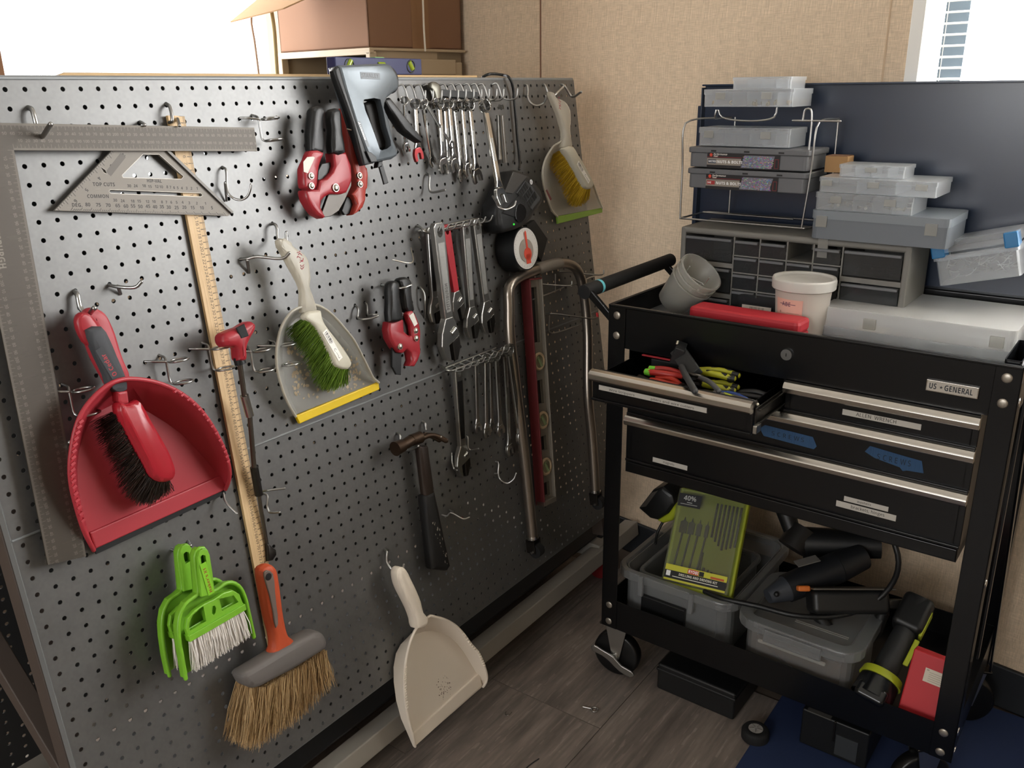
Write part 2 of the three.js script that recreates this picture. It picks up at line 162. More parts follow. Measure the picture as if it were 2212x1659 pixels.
const DATA=[[[-26,42],[365,65],[362,102],[-18,78],[-29,217],[-43,412],[-66,626],[-115,613],[-96,369],[-88,284]],[[18,158],[163,54],[172,55],[295,193],[289,197]],[[125,120],[165,93],[191,95],[224,130],[219,134],[126,124]],[[100,140],[103,138],[248,157],[250,161],[246,163],[102,144]],[[96,106],[103,111],[104,117],[99,115]],[[220,52],[248,53],[243,318],[233,778],[202,781],[212,312]],[[-45,625,14],[-57,588,29],[-63,554,39],[-66,520,47],[-65,494,53],[-59,467,59],[-50,442,64],[-38,423,67],[-22,409,69],[0,397,71],[14,394,72],[30,395,71],[67,409,69],[98,430,67],[126,460,64],[146,494,59],[162,535,53],[170,565,47],[174,589,39],[175,605,29],[177,619,14]],[[-42,625,10],[-45,593,10],[-45,563,10],[-43,533,10],[-38,508,10],[-30,485,10],[-18,465,10],[-3,448,10],[16,438,10],[33,435,10],[49,437,10],[65,444,10],[86,464,10],[108,487,10],[127,510,10],[143,537,10],[157,561,10],[168,583,10],[176,601,10],[180,614,10],[180,619,10]],[[23,407],[17,389],[13,375],[9,358],[7,340],[7,322],[7,310],[10,300],[16,294],[24,292],[31,296],[39,304],[43,317],[46,334],[47,355],[49,374],[52,403],[37,408]],[[19,304],[25,301],[28,308],[29,314],[23,315],[19,311]],[[-4,317],[18,317],[25,336],[29,360],[34,390],[32,410],[19,411],[9,403],[7,383],[3,364],[-1,343]],[[15,408],[31,411],[29,429],[17,428],[13,422]],[[7,427],[12,422],[19,427],[28,428],[37,426],[43,435],[48,454],[56,480],[64,508],[68,533],[67,545],[60,553],[47,552],[37,546],[30,537],[26,521],[19,494],[12,465],[7,445]],[[8,435,60],[10,459,60],[16,488,60],[23,514,60],[29,537,60],[40,549,60],[59,554,60]],[[-6,450,25],[-1,477,25],[5,506,25],[11,538,25],[19,569,25],[33,586,28],[70,580,35]],[[340,546,16],[320,514,28],[308,480,36],[302,454,42],[302,427,47],[307,406,51],[316,386,54],[327,373,57],[339,364,59],[352,361,59],[371,360,59],[392,363,59],[413,375,57],[433,393,54],[452,416,51],[472,442,47],[489,473,42],[505,502,36],[521,526,28],[544,542,16]],[[349,545,10],[342,517,10],[337,487,10],[338,462,10],[341,440,10],[348,421,10],[359,402,10],[372,391,10],[383,385,10],[396,382,10],[411,381,10],[428,385,10],[444,395,10],[461,412,10],[476,434,10],[492,457,10],[506,483,10],[517,508,10],[528,527,10],[546,542,10]],[[343,547],[548,542],[547,557],[348,563]],[[338,245],[339,259],[346,275],[353,293],[360,309],[366,328],[364,343],[359,369],[367,373],[384,374],[390,372],[391,365],[388,345],[385,329],[390,317],[392,299],[392,286],[385,274],[373,264],[364,256],[353,245]],[[349,251],[356,256],[358,262],[352,261],[347,255]],[[357,374],[366,369],[380,370],[393,372],[393,383],[397,397],[410,418],[424,440],[436,462],[440,475],[437,481],[426,484],[411,478],[401,470],[396,452],[389,432],[382,412],[374,397],[365,386],[357,379]],[[385,407],[397,407],[421,463],[408,462]],[[360,380,58],[369,390,58],[379,404,58],[387,426,58],[395,447,58],[402,468,58],[415,480,58],[432,485,58]],[[356,398,20],[363,415,20],[372,433,20],[382,454,20],[391,480,20],[397,503,22],[411,520,24],[447,519,30]],[[1219,308,16],[1181,290,28],[1156,257,35],[1138,223,41],[1134,196,46],[1142,175,50],[1161,157,52],[1180,144,54],[1198,139,55],[1224,134,54],[1251,146,52],[1277,167,50],[1308,194,46],[1341,223,41],[1371,254,35],[1398,286,28],[1432,311,16]],[[1230,307,10],[1217,290,10],[1211,261,10],[1210,232,10],[1214,207,10],[1225,184,10],[1243,168,10],[1262,158,10],[1278,153,10],[1295,151,10],[1312,156,10],[1334,173,10],[1357,199,10],[1383,228,10],[1406,258,10],[1424,290,10],[1440,311,10]],[[1225,308],[1439,311],[1438,323],[1224,326]],[[1178,24],[1188,45],[1203,69],[1212,93],[1218,113],[1212,133],[1203,147],[1214,152],[1243,150],[1249,148],[1247,130],[1247,110],[1254,90],[1256,67],[1245,50],[1223,40],[1202,36],[1197,27],[1188,23]],[[1200,153],[1215,149],[1241,149],[1257,166],[1277,188],[1299,216],[1316,238],[1313,248],[1299,254],[1281,251],[1269,237],[1250,212],[1230,187],[1215,170]],[[1244,187],[1258,186],[1301,236],[1284,240]],[[1206,155,54],[1221,171,54],[1236,190,54],[1255,214,54],[1275,239,54],[1288,252,54],[1309,254,54]],[[1219,166,20],[1210,187,18],[1238,214,18],[1257,242,18],[1272,272,20],[1295,293,22],[1334,280,28]],[[479,1300,12],[469,1260,22],[460,1218,28],[455,1172,34],[457,1133,38],[462,1101,42],[472,1074,45],[485,1051,48],[499,1037,50],[512,1032,51],[529,1031,52],[535,1026,53],[558,1040,52],[587,1063,51],[611,1088,50],[631,1117,48],[652,1154,45],[674,1188,42],[688,1219,38],[698,1248,34],[705,1272,28],[705,1287,22],[706,1299,12]],[[481,1303,8],[472,1264,8],[463,1226,8],[459,1183,8],[461,1143,8],[467,1113,8],[479,1090,8],[495,1079,8],[518,1075,8],[540,1077,8],[561,1083,8],[582,1093,8],[607,1110,8],[631,1133,8],[650,1160,8],[666,1189,8],[680,1221,8],[690,1245,8],[699,1267,8],[706,1282,8],[710,1292,8],[711,1298,8],[711,1302,8]],[[475,895],[484,892],[494,901],[502,923],[512,954],[519,983],[521,1007],[531,1026],[524,1037],[497,1031],[496,1013],[491,988],[480,954],[472,928],[471,906]],[[477,904],[485,905],[490,912],[486,919],[479,919],[476,911]],[[6,845],[8,814],[10,785],[14,763],[22,746],[34,736],[47,733],[55,731],[60,699],[64,674],[69,667],[75,666],[81,670],[83,679],[81,708],[77,738],[90,739],[102,737],[112,740],[123,751],[129,770],[130,796],[130,830],[130,844]],[[67,675],[72,673],[77,677],[76,691],[66,692],[66,684]],[[21,788],[20,769],[26,755],[40,749],[56,747],[75,748],[91,746],[107,749],[117,761],[119,775],[121,784],[118,787]],[[24,776],[24,764],[34,753],[51,748],[56,749],[55,775]],[[80,748],[97,747],[108,757],[114,773],[81,773]],[[65,758],[69,755],[74,757],[75,763],[72,770],[67,773],[64,768]],[[23,788,85],[118,787,85]],[[19,840,81],[122,837,81]],[[6,852],[7,820],[10,791],[14,769],[22,751],[34,740],[47,738],[56,735],[61,702],[65,677],[70,670],[76,669],[82,673],[84,682],[81,712],[78,742],[91,743],[103,741],[113,744],[124,756],[130,774],[130,801],[130,836],[130,850]],[[67,678],[73,676],[78,680],[77,695],[67,696],[66,687]],[[21,794],[20,774],[26,760],[41,754],[57,752],[75,752],[92,750],[108,753],[118,765],[120,780],[121,788],[119,792]],[[24,781],[24,769],[34,758],[51,753],[56,754],[55,781]],[[81,753],[97,751],[109,761],[115,777],[81,778]],[[65,762],[69,759],[74,761],[75,767],[72,775],[68,778],[64,773]],[[23,794,40],[118,792,40]],[[19,847,36],[122,843,36]],[[181,758],[188,753],[201,755],[211,767],[212,780],[210,809],[207,841],[206,874],[209,892],[220,908],[216,915],[168,909],[165,904],[175,894],[178,870],[176,841],[177,809],[178,782]],[[183,760],[190,759],[199,770],[196,799],[193,824],[189,855],[183,860],[184,830],[184,800],[182,775]],[[183,766],[188,764],[196,769],[195,775],[188,776],[183,772]],[[104,905],[109,900],[121,900],[250,905],[267,913],[275,928],[272,943],[260,947],[130,938],[116,932],[106,919]],[[116,930,40],[145,948,40],[185,951,40],[227,954,40],[278,956,40]],[[91,1023,25],[112,1042,25],[165,1046,25],[211,1045,25],[281,1032,25]],[[533,-26],[649,-31],[662,-28],[672,-15],[678,1],[672,13],[654,22],[640,29],[631,38],[628,46],[630,54],[634,62],[636,85],[638,104],[646,124],[641,132],[627,137],[590,139],[575,141],[564,117],[555,86],[547,50],[539,13],[535,-15]],[[572,33],[578,27],[605,25],[624,28],[625,38],[627,52],[628,79],[634,104],[632,116],[618,122],[603,124],[595,121],[589,98],[582,73],[574,51]],[[519,-17],[528,-25],[539,-26],[545,12],[554,53],[562,90],[571,123],[586,140],[554,144],[550,117],[544,69],[531,21],[521,-8]],[[641,31],[658,27],[731,104],[726,111],[699,98],[682,87],[668,67],[653,50]],[[597,36],[620,30],[631,32],[637,72],[641,103],[636,116],[613,120],[605,91]],[[607,149],[620,148],[625,137],[613,137]],[[562,119],[574,122],[584,130],[585,139],[570,139]],[[466,53],[470,43],[478,38],[491,39],[497,45],[492,54],[486,72],[478,114],[451,109]],[[510,47],[522,42],[532,46],[532,58],[528,87],[527,118],[498,116],[506,77]],[[446,110],[473,115],[466,124],[457,137],[452,148],[446,165],[439,174],[427,173],[418,168],[420,149],[423,136],[436,122]],[[502,115],[533,117],[540,140],[537,161],[533,170],[519,185],[507,187],[480,184],[466,188],[457,194],[453,204],[457,214],[460,221],[456,223],[442,215],[433,202],[427,189],[426,175],[428,172],[454,174],[461,160],[477,157],[493,148],[500,138]],[[461,214],[484,184],[524,185],[543,166],[541,175],[517,201],[501,215],[481,222],[466,222]],[[465,158],[470,143],[481,132],[508,130],[507,142],[497,151],[483,157],[470,159]],[[423,127],[433,120],[446,120],[449,122],[428,146],[420,143]],[[433,151],[430,167],[492,175]],[[558,40],[584,41],[597,49],[589,68],[584,117],[592,147],[594,146],[594,158],[587,182],[582,186],[577,203],[567,216],[552,223],[540,226],[545,219],[553,208],[552,200],[546,190],[559,181],[563,164],[559,136],[563,95],[564,65]],[[542,194],[561,191],[555,215],[543,224],[530,224],[525,216]],[[569,159],[567,174]],[[578,361],[585,356],[600,358],[604,366],[600,387],[600,410],[598,431],[582,433],[564,428],[571,392]],[[620,360],[633,356],[648,360],[654,369],[650,385],[649,407],[650,424],[634,428],[623,414],[626,381]],[[571,430],[608,434],[605,456],[617,468],[637,467],[649,472],[644,486],[641,507],[631,520],[618,529],[606,525],[614,516],[614,501],[605,492],[593,496],[582,492],[573,478],[565,461],[565,444]],[[618,425],[634,422],[644,440],[648,461],[642,479],[623,477],[624,462],[624,447]],[[575,479],[597,497],[586,538],[574,534],[567,517]],[[621,429],[634,425],[641,449],[631,452]],[[613,435],[628,427],[634,464],[639,468],[622,469],[611,459]],[[585,481],[634,461],[632,476]],[[722,29,28],[720,117,16]],[[742,37,36],[742,131,24]],[[779,39,22],[798,147,10]],[[762,36,44],[837,118,32]],[[808,38,40],[808,157,28]],[[849,41,20],[848,162,8]],[[841,38,38],[846,159,26]],[[874,42,24],[882,179,12]],[[887,41,34],[893,171,22]],[[904,43,40],[912,186,28]],[[942,48,50],[917,235,80]],[[1020,54,32],[1038,166,12]],[[1027,52,20],[1032,158,6]],[[833,12,12],[966,22,12]],[[740,-1],[763,-1],[789,-1],[815,-1],[840,-1],[865,-2],[891,-2],[917,-2],[943,-2],[969,-2],[994,-2],[1045,-3]],[[754,286,14],[737,443,10]],[[743,285,44],[746,507,30]],[[789,288,26],[808,448,12]],[[846,295,30],[841,492,16]],[[876,289,36],[888,490,22]],[[763,582,24],[749,775,14]],[[821,570,30],[814,719,14]],[[850,571,34],[837,737,18]],[[881,580,22],[870,735,8]],[[880,573,40],[878,744,24]],[[929,575,26],[920,806,10]],[[922,569,44],[945,783,28]],[[732,269,2],[728,271,14],[722,278,26],[726,282,30],[818,281,30],[945,280,30],[956,274,34]],[[736,559,2],[734,561,14],[726,566,28],[740,570,30],[821,570,30],[919,569,30],[954,567,32]],[[936,1030,30],[945,824,30],[947,653,30],[951,538,30],[964,468,30],[968,442,30],[983,429,30],[1008,422,30],[1084,416,30],[1139,415,30],[1182,417,30],[1224,426,30],[1251,440,30],[1267,462,30],[1274,490,30],[1278,525,30],[1274,608,30],[1243,771,30],[1239,884,30],[1227,1024,30]],[[1047,434],[1101,434],[1041,979],[994,983]],[[1011,430],[1004,550],[964,969]],[[1064,573],[1048,712],[1038,849]],[[1005,187],[1018,185],[1037,189],[1061,200],[1084,215],[1104,236],[1111,255],[1103,267],[1053,297],[1024,309],[990,313],[945,314],[934,308],[928,293],[928,273],[931,257],[953,233],[983,206]],[[1000,188],[1051,202],[987,235],[959,229]],[[1041,211],[1064,224],[1093,254],[1089,259],[1055,277],[1046,270],[1002,234]],[[988,275],[996,262],[1010,258],[1024,265],[1029,277],[1023,291],[1008,298],[996,298],[987,290]],[[1018,238],[1051,271],[1034,289],[979,283],[963,278],[942,271]],[[980,300]],[[1038,185,50],[1094,161,14],[1101,112,10],[1104,79,10],[1106,41,10],[1108,17,10],[1100,-4,14],[1093,-17,12],[1102,-25,-10],[1075,-28,-14],[1056,-27,-18],[1049,-23,-26]],[[1023,359],[982,355],[1068,364],[1029,312],[1020,405]],[[1086,312],[1119,304],[1165,355],[1127,403],[1097,365]],[[603,688],[628,696],[627,740],[625,791],[628,829],[632,897],[637,964],[625,970],[587,948],[589,912],[593,847],[597,793],[599,749]],[[594,790],[623,791],[626,827],[629,896],[634,963],[622,969],[583,947],[586,910],[590,846]],[[535,671,40],[557,671,40],[581,669,40],[607,671,40],[629,675,40],[648,683,42],[657,693,52]],[[195,373],[200,368],[228,365],[243,361],[254,361],[260,366],[258,375],[249,384],[240,393],[235,402],[231,418],[216,415],[218,398],[215,393],[197,389],[194,382]],[[220,364],[236,361],[240,381],[225,382]],[[224,417,55],[227,475,45],[234,512,38],[231,600,25],[234,651,18],[236,696,12],[235,742,10]],[[232,739],[238,744],[247,757],[246,766],[236,772],[227,769]],[[0,[24,23,0],[23,27,10],[22,42,14],[23,62,12],[17,52,60]],[0,[180,47,0],[177,50,10],[171,54,24]],[0,[229,22,0],[226,29,12],[222,49,16],[223,50,6]],[0,[236,46,10],[226,57,26]],[0,[357,49,0],[352,53,14],[353,58,30]],[0,[304,121,0],[303,125,10],[296,152,14],[293,163,18],[298,172,24],[303,175,34],[308,171,44],[311,162,50],[313,154,52]],[0,[295,146,12],[298,173,3]],[0,[380,220,0],[377,222,12],[376,229,16],[372,246,18],[369,254,28],[367,256,42],[371,236,44]],[0,[303,268,0],[308,268,16],[316,267,26],[343,275,60],[351,268,66]],[0,[306,271,14],[314,291,2]],[0,[304,415,0],[308,417,14],[317,414,20]],[0,[534,391,0],[530,397,10],[524,412,12],[519,414,26],[532,414,44],[543,411,48],[537,409,40],[548,411,14],[556,396,8],[560,391,0]],[0,[610,366,0],[602,367,20],[602,372,60],[622,370,66]],[0,[711,387,0],[709,392,10],[710,403,14],[707,424,14],[714,452,2]],[0,[24,269,0],[22,273,10],[20,292,14],[21,300,26],[13,291,64]],[0,[75,269,0],[77,272,14],[92,276,40],[98,270,46]],[0,[80,272,14],[88,284,2]],[0,[102,391,0],[105,394,12],[114,395,20]],[0,[178,390,0],[182,395,12],[192,393,20]],[0,[-34,395,0],[-37,397,10],[-35,391,18]],[0,[175,626,10],[170,638,20],[172,656,40]],[0,[-40,486,2],[-52,461,40]],[0,[253,657,0],[255,661,10],[249,680,12],[249,688,16],[251,686,40]],[0,[245,651,6],[255,650,20],[273,652,36]],[0,[74,681,0],[77,683,14],[83,678,24],[83,672,40]],[0,[103,680,0],[99,683,10],[83,678,24]],[0,[787,170,0],[782,174,10],[774,197,12],[772,206,16],[775,206,52]],[0,[1168,-1,0],[1167,1,8],[1164,15,10],[1158,27,12],[1158,40,18],[1166,49,28],[1176,46,40],[1177,38,48],[1176,31,50]],[0,[1161,22,0],[1159,24,12]],[0,[1247,-3,0],[1240,3,10],[1241,19,14],[1230,32,30],[1206,32,52],[1240,12,60]],[0,[1324,-2,0],[1322,2,10],[1340,28,16],[1301,26,70]],[0,[942,234,40],[927,248,60],[920,256,68],[927,263,76],[946,263,80],[960,258,82],[963,251,84]],[0,[1106,452,3],[1172,471,60],[1177,470,62],[1179,462,62]],[0,[1222,443,3],[1306,468,70],[1313,467,72],[1315,458,72]],[0,[1070,484,20],[1195,486,2],[1224,483,6]],[0,[1238,483,20],[1354,481,4],[1381,480,6]],[0,[1189,445,10],[1187,483,6]],[0,[1138,536,2],[1138,532,14],[1242,566,80],[1249,562,80]],[0,[1146,539,8],[1143,579,4],[1149,583,6],[1275,584,16],[1293,578,12]],[0,[661,658,0],[658,661,10],[656,673,12]],[0,[585,658,0],[582,662,10],[581,687,14],[586,693,20],[578,678,60]],[0,[671,698,12],[650,683,56]],[0,[783,729,0],[781,731,10],[776,753,12],[778,759,16],[777,753,40]],[0,[734,752,0],[722,766,8],[721,782,12],[716,782,24]],[0,[875,821,0],[875,823,8],[867,846,10],[863,857,16],[870,869,28],[879,861,42],[884,848,48]],[0,[866,847,0],[867,846,10]],[0,[675,870,0],[678,872,12],[682,866,18],[697,883,40],[708,883,46]],[0,[700,868,0],[696,872,14],[682,866,18]],[0,[500,872,0],[496,873,10],[490,893,12],[491,906,20],[493,909,34],[497,910,44],[501,897,46]]]];
const T = Object.fromEntries(KEYS.map((k, i) => [k, DATA[i]]));
// ---------------------------------------------------------------- materials
const M = {
  steel: std(0xb9b8b4, 0.28, 1), chrome: std(0xd6d6d4, 0.14, 1), wire: std(0xb4b4b2, 0.3, 1), darkSteel: std(0x4a4744, 0.38, 1), bolt: std(0xc4bfb2, 0.3, 1),
  black: std(0x121314, 0.45), blackGloss: std(0x101215, 0.2), blackSoft: std(0x17181a, 0.75), rubber: std(0x0e0e0f, 0.8),
  red: std(0x9e2630, 0.42), redPan: std(0xa8303a, 0.48), redTool: std(0x9c2730, 0.38), orangeRed: std(0xa3392f, 0.4), grip: std(0x3c3e42, 0.7),
  lime: std(0x76b22c, 0.42), ryobi: std(0xa0aa24, 0.5), orange: std(0xb94a24, 0.6), greyBlock: std(0x67625f, 0.65),
  whitePan: std(0xeadfd0, 0.5), white: std(0xe4e2dc, 0.55), paper: std(0xdedbd2, 0.8),
  wood: std(0xb99a6c, 0.6), card: std(0x7f5c43, 0.85), cardLight: std(0xa98358, 0.85), beige: std(0xb19d80, 0.55), beigeDark: std(0x2b2723, 0.6),
  greyCase: std(0x66676a, 0.5), greyCab: std(0x76746f, 0.55), alu: std(0xcdc8c0, 0.25, 1), rail: std(0x97928a, 0.5), brownPost: std(0x4b413b, 0.6),
  clear: phys(0xf3f5f7, 0.28, { transmission: 0.85, thickness: 0, ior: 1.45 }),
  milky: phys(0xfbfbfa, 0.35, { transmission: 0.68, thickness: 0, ior: 1.45 }),
  frost: phys(0xe8e7e3, 0.35, { transmission: 0.82, thickness: 0, ior: 1.45 }),
  frostWarm: phys(0xddd8cb, 0.4, { transmission: 0.55, thickness: 0, ior: 1.45 }),
  bin: phys(0xd8dadb, 0.28, { transmission: 0.86, thickness: 0, ior: 1.45 }),
  smoke: phys(0x8e9296, 0.2, { transmission: 0.9, thickness: 0, ior: 1.45 }),
  glass: phys(0xffffff, 0.02, { transmission: 1, thickness: 0 }),
  blueLatch: phys(0x2f86c0, 0.4, { transmission: 0.25, thickness: 0 }),
};
const ln = lattice(64);
// woven wall cloth: crossing threads, uneven
const clothTex = noiseTex(512, (x, y) => {
  const warp = 0.5 + 0.5 * Math.sin(x * Math.PI / 2.0 + 2 * ln(x * 0.05, y * 0.02)), weft = 0.5 + 0.5 * Math.sin(y * Math.PI / 2.0 + 2 * ln(x * 0.02 + 9, y * 0.05));
  const k = 0.9 + 0.12 * (0.5 * warp + 0.5 * weft) + 0.13 * (ln(x * 0.9, y * 0.06) - 0.5) + 0.1 * (ln(x * 0.06 + 31, y * 0.9 + 7) - 0.5) ;
  return [214 * k, 192 * k, 165 * k].map(v => Math.max(0, Math.min(255, v)));
}, 1, 1);
const wallMat = std(0xffffff, 0.92, 0, { map: clothTex, bumpMap: clothTex, bumpScale: 0.0006 });
function wallUV(g) { const p = g.attributes.position, n = g.attributes.normal, uv = g.attributes.uv; for (let i = 0; i < p.count; i++) uv.setXY(i, (p.getX(i) + p.getZ(i)) / 0.36, p.getY(i) / 0.36); return g; }
const plainWall = std(0xcdbfa8, 0.9), ceilMat = std(0xd9d6cf, 0.9);
// ---------------------------------------------------------------- the room
const H2 = 2.55, A0 = -2.28, A1 = 3.7, B1 = 4.6, TH = 0.16;
const W2 = { a0: -0.372, a1: 1.5, y0: 1.02, y1: 2.26 }, W1 = { b0: 0.28, b1: 1.165, y0: 0.92, y1: 2.15 }, W3 = { a0: -0.5, a1: 1.2, y0: 1.1, y1: 2.25 };
function roomMesh(parent, name, geo, mat) { const m = mesh(parent, name, geo, mat); if (parent === scene) { m.position.copy(R0); m.rotation.y = ROOM_TURN; m.userData.kind = 'structure'; } return m; }
// local room coordinates: x = a, z = b
const wb = [[A0 - TH, W2.a0, 0, H2], [W2.a1, A1 + TH, 0, H2], [W2.a0, W2.a1, 0, W2.y0], [W2.a0, W2.a1, W2.y1, H2]];
const wallBack = roomMesh(scene, 'wall_back', wallUV(merge(wb.map(q => bx(q[0], q[1], q[2], q[3], -TH, 0)))), wallMat);
mesh(wallBack, 'panel_seam', bx(-1.4095, -1.4045, 0.1, H2, -0.004, 0.0012), std(0x7b5a48, 0.9));
mesh(wallBack, 'panel_seam', bx(-0.189 - 0.235, -0.189 - 0.232, 0.1, H2, -0.004, 0.001), std(0xbfa68a, 0.9));
const wl = [[0, W1.b0, 0, H2], [W1.b1, B1, 0, H2], [W1.b0, W1.b1, 0, W1.y0], [W1.b0, W1.b1, W1.y1, H2]];
roomMesh(scene, 'wall_left', wallUV(merge(wl.map(q => bx(A0 - TH, A0, q[2], q[3], q[0], q[1])))), wallMat);
roomMesh(scene, 'wall_right', bx(A1, A1 + TH, 0, H2, 0, B1), plainWall);
const wf = [[A0 - TH, W3.a0, 0, H2], [W3.a1, A1 + TH, 0, H2], [W3.a0, W3.a1, 0, W3.y0], [W3.a0, W3.a1, W3.y1, H2]];
roomMesh(scene, 'wall_front', merge(wf.map(q => bx(q[0], q[1], q[2], q[3], B1, B1 + TH))), plainWall);
roomMesh(scene, 'ceiling', bx(A0 - TH, A1 + TH, H2, H2 + 0.1, -TH, B1 + TH), ceilMat);
const floor = roomMesh(scene, 'floor', bx(A0 - TH, A1 + TH, -0.1, -0.003, -TH, B1 + TH), std(0x55493f, 0.8));
// vinyl planks, 305 mm wide, end joints staggered, laid square to the pegboard
const plankTex = [0, 1, 2].map(k => noiseTex(512, (x, y) => {
  const g = ln(x * 0.02 + k * 17, y * 0.35), f = ln(x * 0.12 + k * 5, y * 0.9), s = ln(x * 0.015 + 40 * k, y * 0.06), w = ln(x * 0.04 + 3 * k, y * 0.5 + 20) > 0.86 ? 0.14 : 0;
  const v = 0.86 + 0.16 * (g - 0.5) + 0.08 * (f - 0.5) + 0.24 * (s - 0.5) + w; return [142 * v, 130 * v, 121 * v].map(q => Math.max(0, Math.min(255, q)));
}));
const plankMat = plankTex.map(t => std(0xffffff, 0.52, 0, { map: t, bumpMap: t, bumpScale: 0.0003 }));
{
  const inv = new THREE.Matrix4().compose(R0, new THREE.Quaternion().setFromAxisAngle(V(0, 1, 0), ROOM_TURN), V(1, 1, 1)).invert();
  for (let r = -4; r < 6; r++) for (let c = -1; c < 3; c++) {
    const z0 = -0.795 + r * 0.305, x0 = 1.408 - (((r % 3) + 3) % 3 === 2 ? 0 : ((r % 3) + 3) % 3 === 1 ? 0.31 : 0.6) + (c - 1) * 0.92;
    if (x0 > 2.2 || z0 < -1.9) continue;
    const x1 = Math.min(x0 + 0.92, 2.3), g = new THREE.BoxGeometry(x1 - x0 - 0.0016, 0.003, 0.305 - 0.0016); const uv = g.attributes.uv; for (let i = 0; i < uv.count; i++) uv.setXY(i, uv.getX(i) * (x1 - x0) / 0.92, uv.getY(i) * 0.33 + (r & 1) * 0.4);
    const p = V((x0 + x1) / 2, -0.0015, z0 + 0.1525); const l = p.clone().applyMatrix4(inv); if (l.z < 0.17 || l.x < A0 + 0.2) continue;
    const m = mesh(floor, 'plank', g, plankMat[Math.abs(r * 2 + c) % 3]); m.position.copy(l); m.rotation.y = -ROOM_TURN;
  }
}
roomMesh(scene, 'baseboard_back', bx(-2.28, A1, 0, 0.105, 0, 0.012, 0.004), std(0x1d2024, 0.55));
roomMesh(scene, 'baseboard_left', bx(A0, A0 + 0.012, 0, 0.105, 0.02, B1, 0.004), std(0x1d2024, 0.55));
// windows
function winFrame(name, list, mat) { return roomMesh(scene, name, merge(list), mat); }
const w2 = winFrame('window_2', [bx(W2.a0, W2.a0 + 0.027, W2.y0, W2.y1, -0.1, 0.014, 0.002), bx(W2.a0, W2.a1, W2.y1 - 0.03, W2.y1, -0.1, 0.014, 0.002), bx(W2.a0 - 0.02, W2.a1, W2.y0 - 0.02, W2.y0 + 0.012, -0.1, 0.03, 0.003), bx(W2.a1 - 0.027, W2.a1, W2.y0, W2.y1, -0.1, 0.014, 0.002)], M.white);
const sash = std(0x55626e, 0.5, 0.3);
mesh(w2, 'sash', merge([bx(W2.a0 + 0.027, W2.a0 + 0.075, W2.y0, W2.y1, -0.13, -0.1), bx(W2.a1 - 0.07, W2.a1 - 0.027, W2.y0, W2.y1, -0.13, -0.1), bx(W2.a0 + 0.07, W2.a1 - 0.07, W2.y0, W2.y0 + 0.04, -0.13, -0.1), bx(W2.a0 + 0.07, W2.a1 - 0.07, W2.y1 - 0.05, W2.y1, -0.13, -0.1)]), sash);
mesh(w2, 'pane', bx(W2.a0 + 0.075, W2.a1 - 0.07, W2.y0 + 0.04, W2.y1 - 0.05, -0.117, -0.113), M.glass);
const w1 = winFrame('window_1', [bx(A0 - 0.12, A0 + 0.012, W1.y0, W1.y1, W1.b1 - 0.02, W1.b1 + 0.05, 0.003), bx(A0 - 0.12, A0 + 0.012, W1.y0, W1.y1, W1.b0 - 0.05, W1.b0 + 0.01, 0.003), bx(A0 - 0.12, A0 + 0.03, W1.y0 - 0.04, W1.y0, W1.b0 - 0.05, W1.b1 + 0.05, 0.003), bx(A0 - 0.12, A0 + 0.012, W1.y1, W1.y1 + 0.05, W1.b0 - 0.05, W1.b1 + 0.05, 0.003)], std(0x9b7150, 0.6));
mesh(w1, 'pane', bx(A0 - 0.09, A0 - 0.086, W1.y0, W1.y1, W1.b0, W1.b1), M.glass);
const w3 = winFrame('window_3', [bx(W3.a0, W3.a1, W3.y0 - 0.05, W3.y0, B1 - 0.012, B1 + 0.12), bx(W3.a0, W3.a1, W3.y1, W3.y1 + 0.05, B1 - 0.012, B1 + 0.12), bx(W3.a0 - 0.05, W3.a0, W3.y0, W3.y1, B1 - 0.012, B1 + 0.12), bx(W3.a1, W3.a1 + 0.05, W3.y0, W3.y1, B1 - 0.012, B1 + 0.12)], M.white);
mesh(w3, 'pane', bx(W3.a0, W3.a1, W3.y0, W3.y1, B1 + 0.086, B1 + 0.09), M.glass);
const blind = roomThing('window_blind', 'white horizontal mini blind hanging in the window at upper right', 'blind', 0, 0, 0);
{
  const slatG = (() => { const s = new THREE.Shape(); s.moveTo(-0.0115, -0.0012); s.quadraticCurveTo(0, 0.0042, 0.0115, -0.0012); s.lineTo(0.0115, -0.0022); s.quadraticCurveTo(0, 0.0032, -0.0115, -0.0022); const g = new THREE.ExtrudeGeometry(s, { depth: W2.a1 - W2.a0 - 0.07, bevelEnabled: false, curveSegments: 4 }); g.rotateY(Math.PI / 2); return g; })();
  const slatMat = phys(0xf4f2ec, 0.6, { transmission: 0.25, thickness: 0 });
  for (let i = 0; i < 55; i++) mesh(blind, 'slat', slatG, slatMat, [W2.a0 + 0.032, W2.y0 + 0.03 + i * 0.0215, -0.045], [0.12, 0, 0]);
  mesh(blind, 'headrail', bx(W2.a0 + 0.03, W2.a1 - 0.03, W2.y1 - 0.06, W2.y1 - 0.032, -0.062, -0.03, 0.002), M.white);
  for (const a of [W2.a0 + 0.055, 0.5, W2.a1 - 0.06]) mesh(blind, 'ladder_cord', rod(V(a, W2.y0 + 0.02, -0.0325), V(a, W2.y1 - 0.05, -0.0325), 0.0008, 0.0008, 6), M.white);
}
// blue mat under the cart
{ const m = mesh(scene, 'floor_mat', bx(1.15, 1.98, 0, 0.006, -0.5, 0.7, 0.002), std(0x1b2c52, 0.9)); m.userData = { label: 'dark blue floor mat lying under the right half of the black tool cart', category: 'mat' }; }
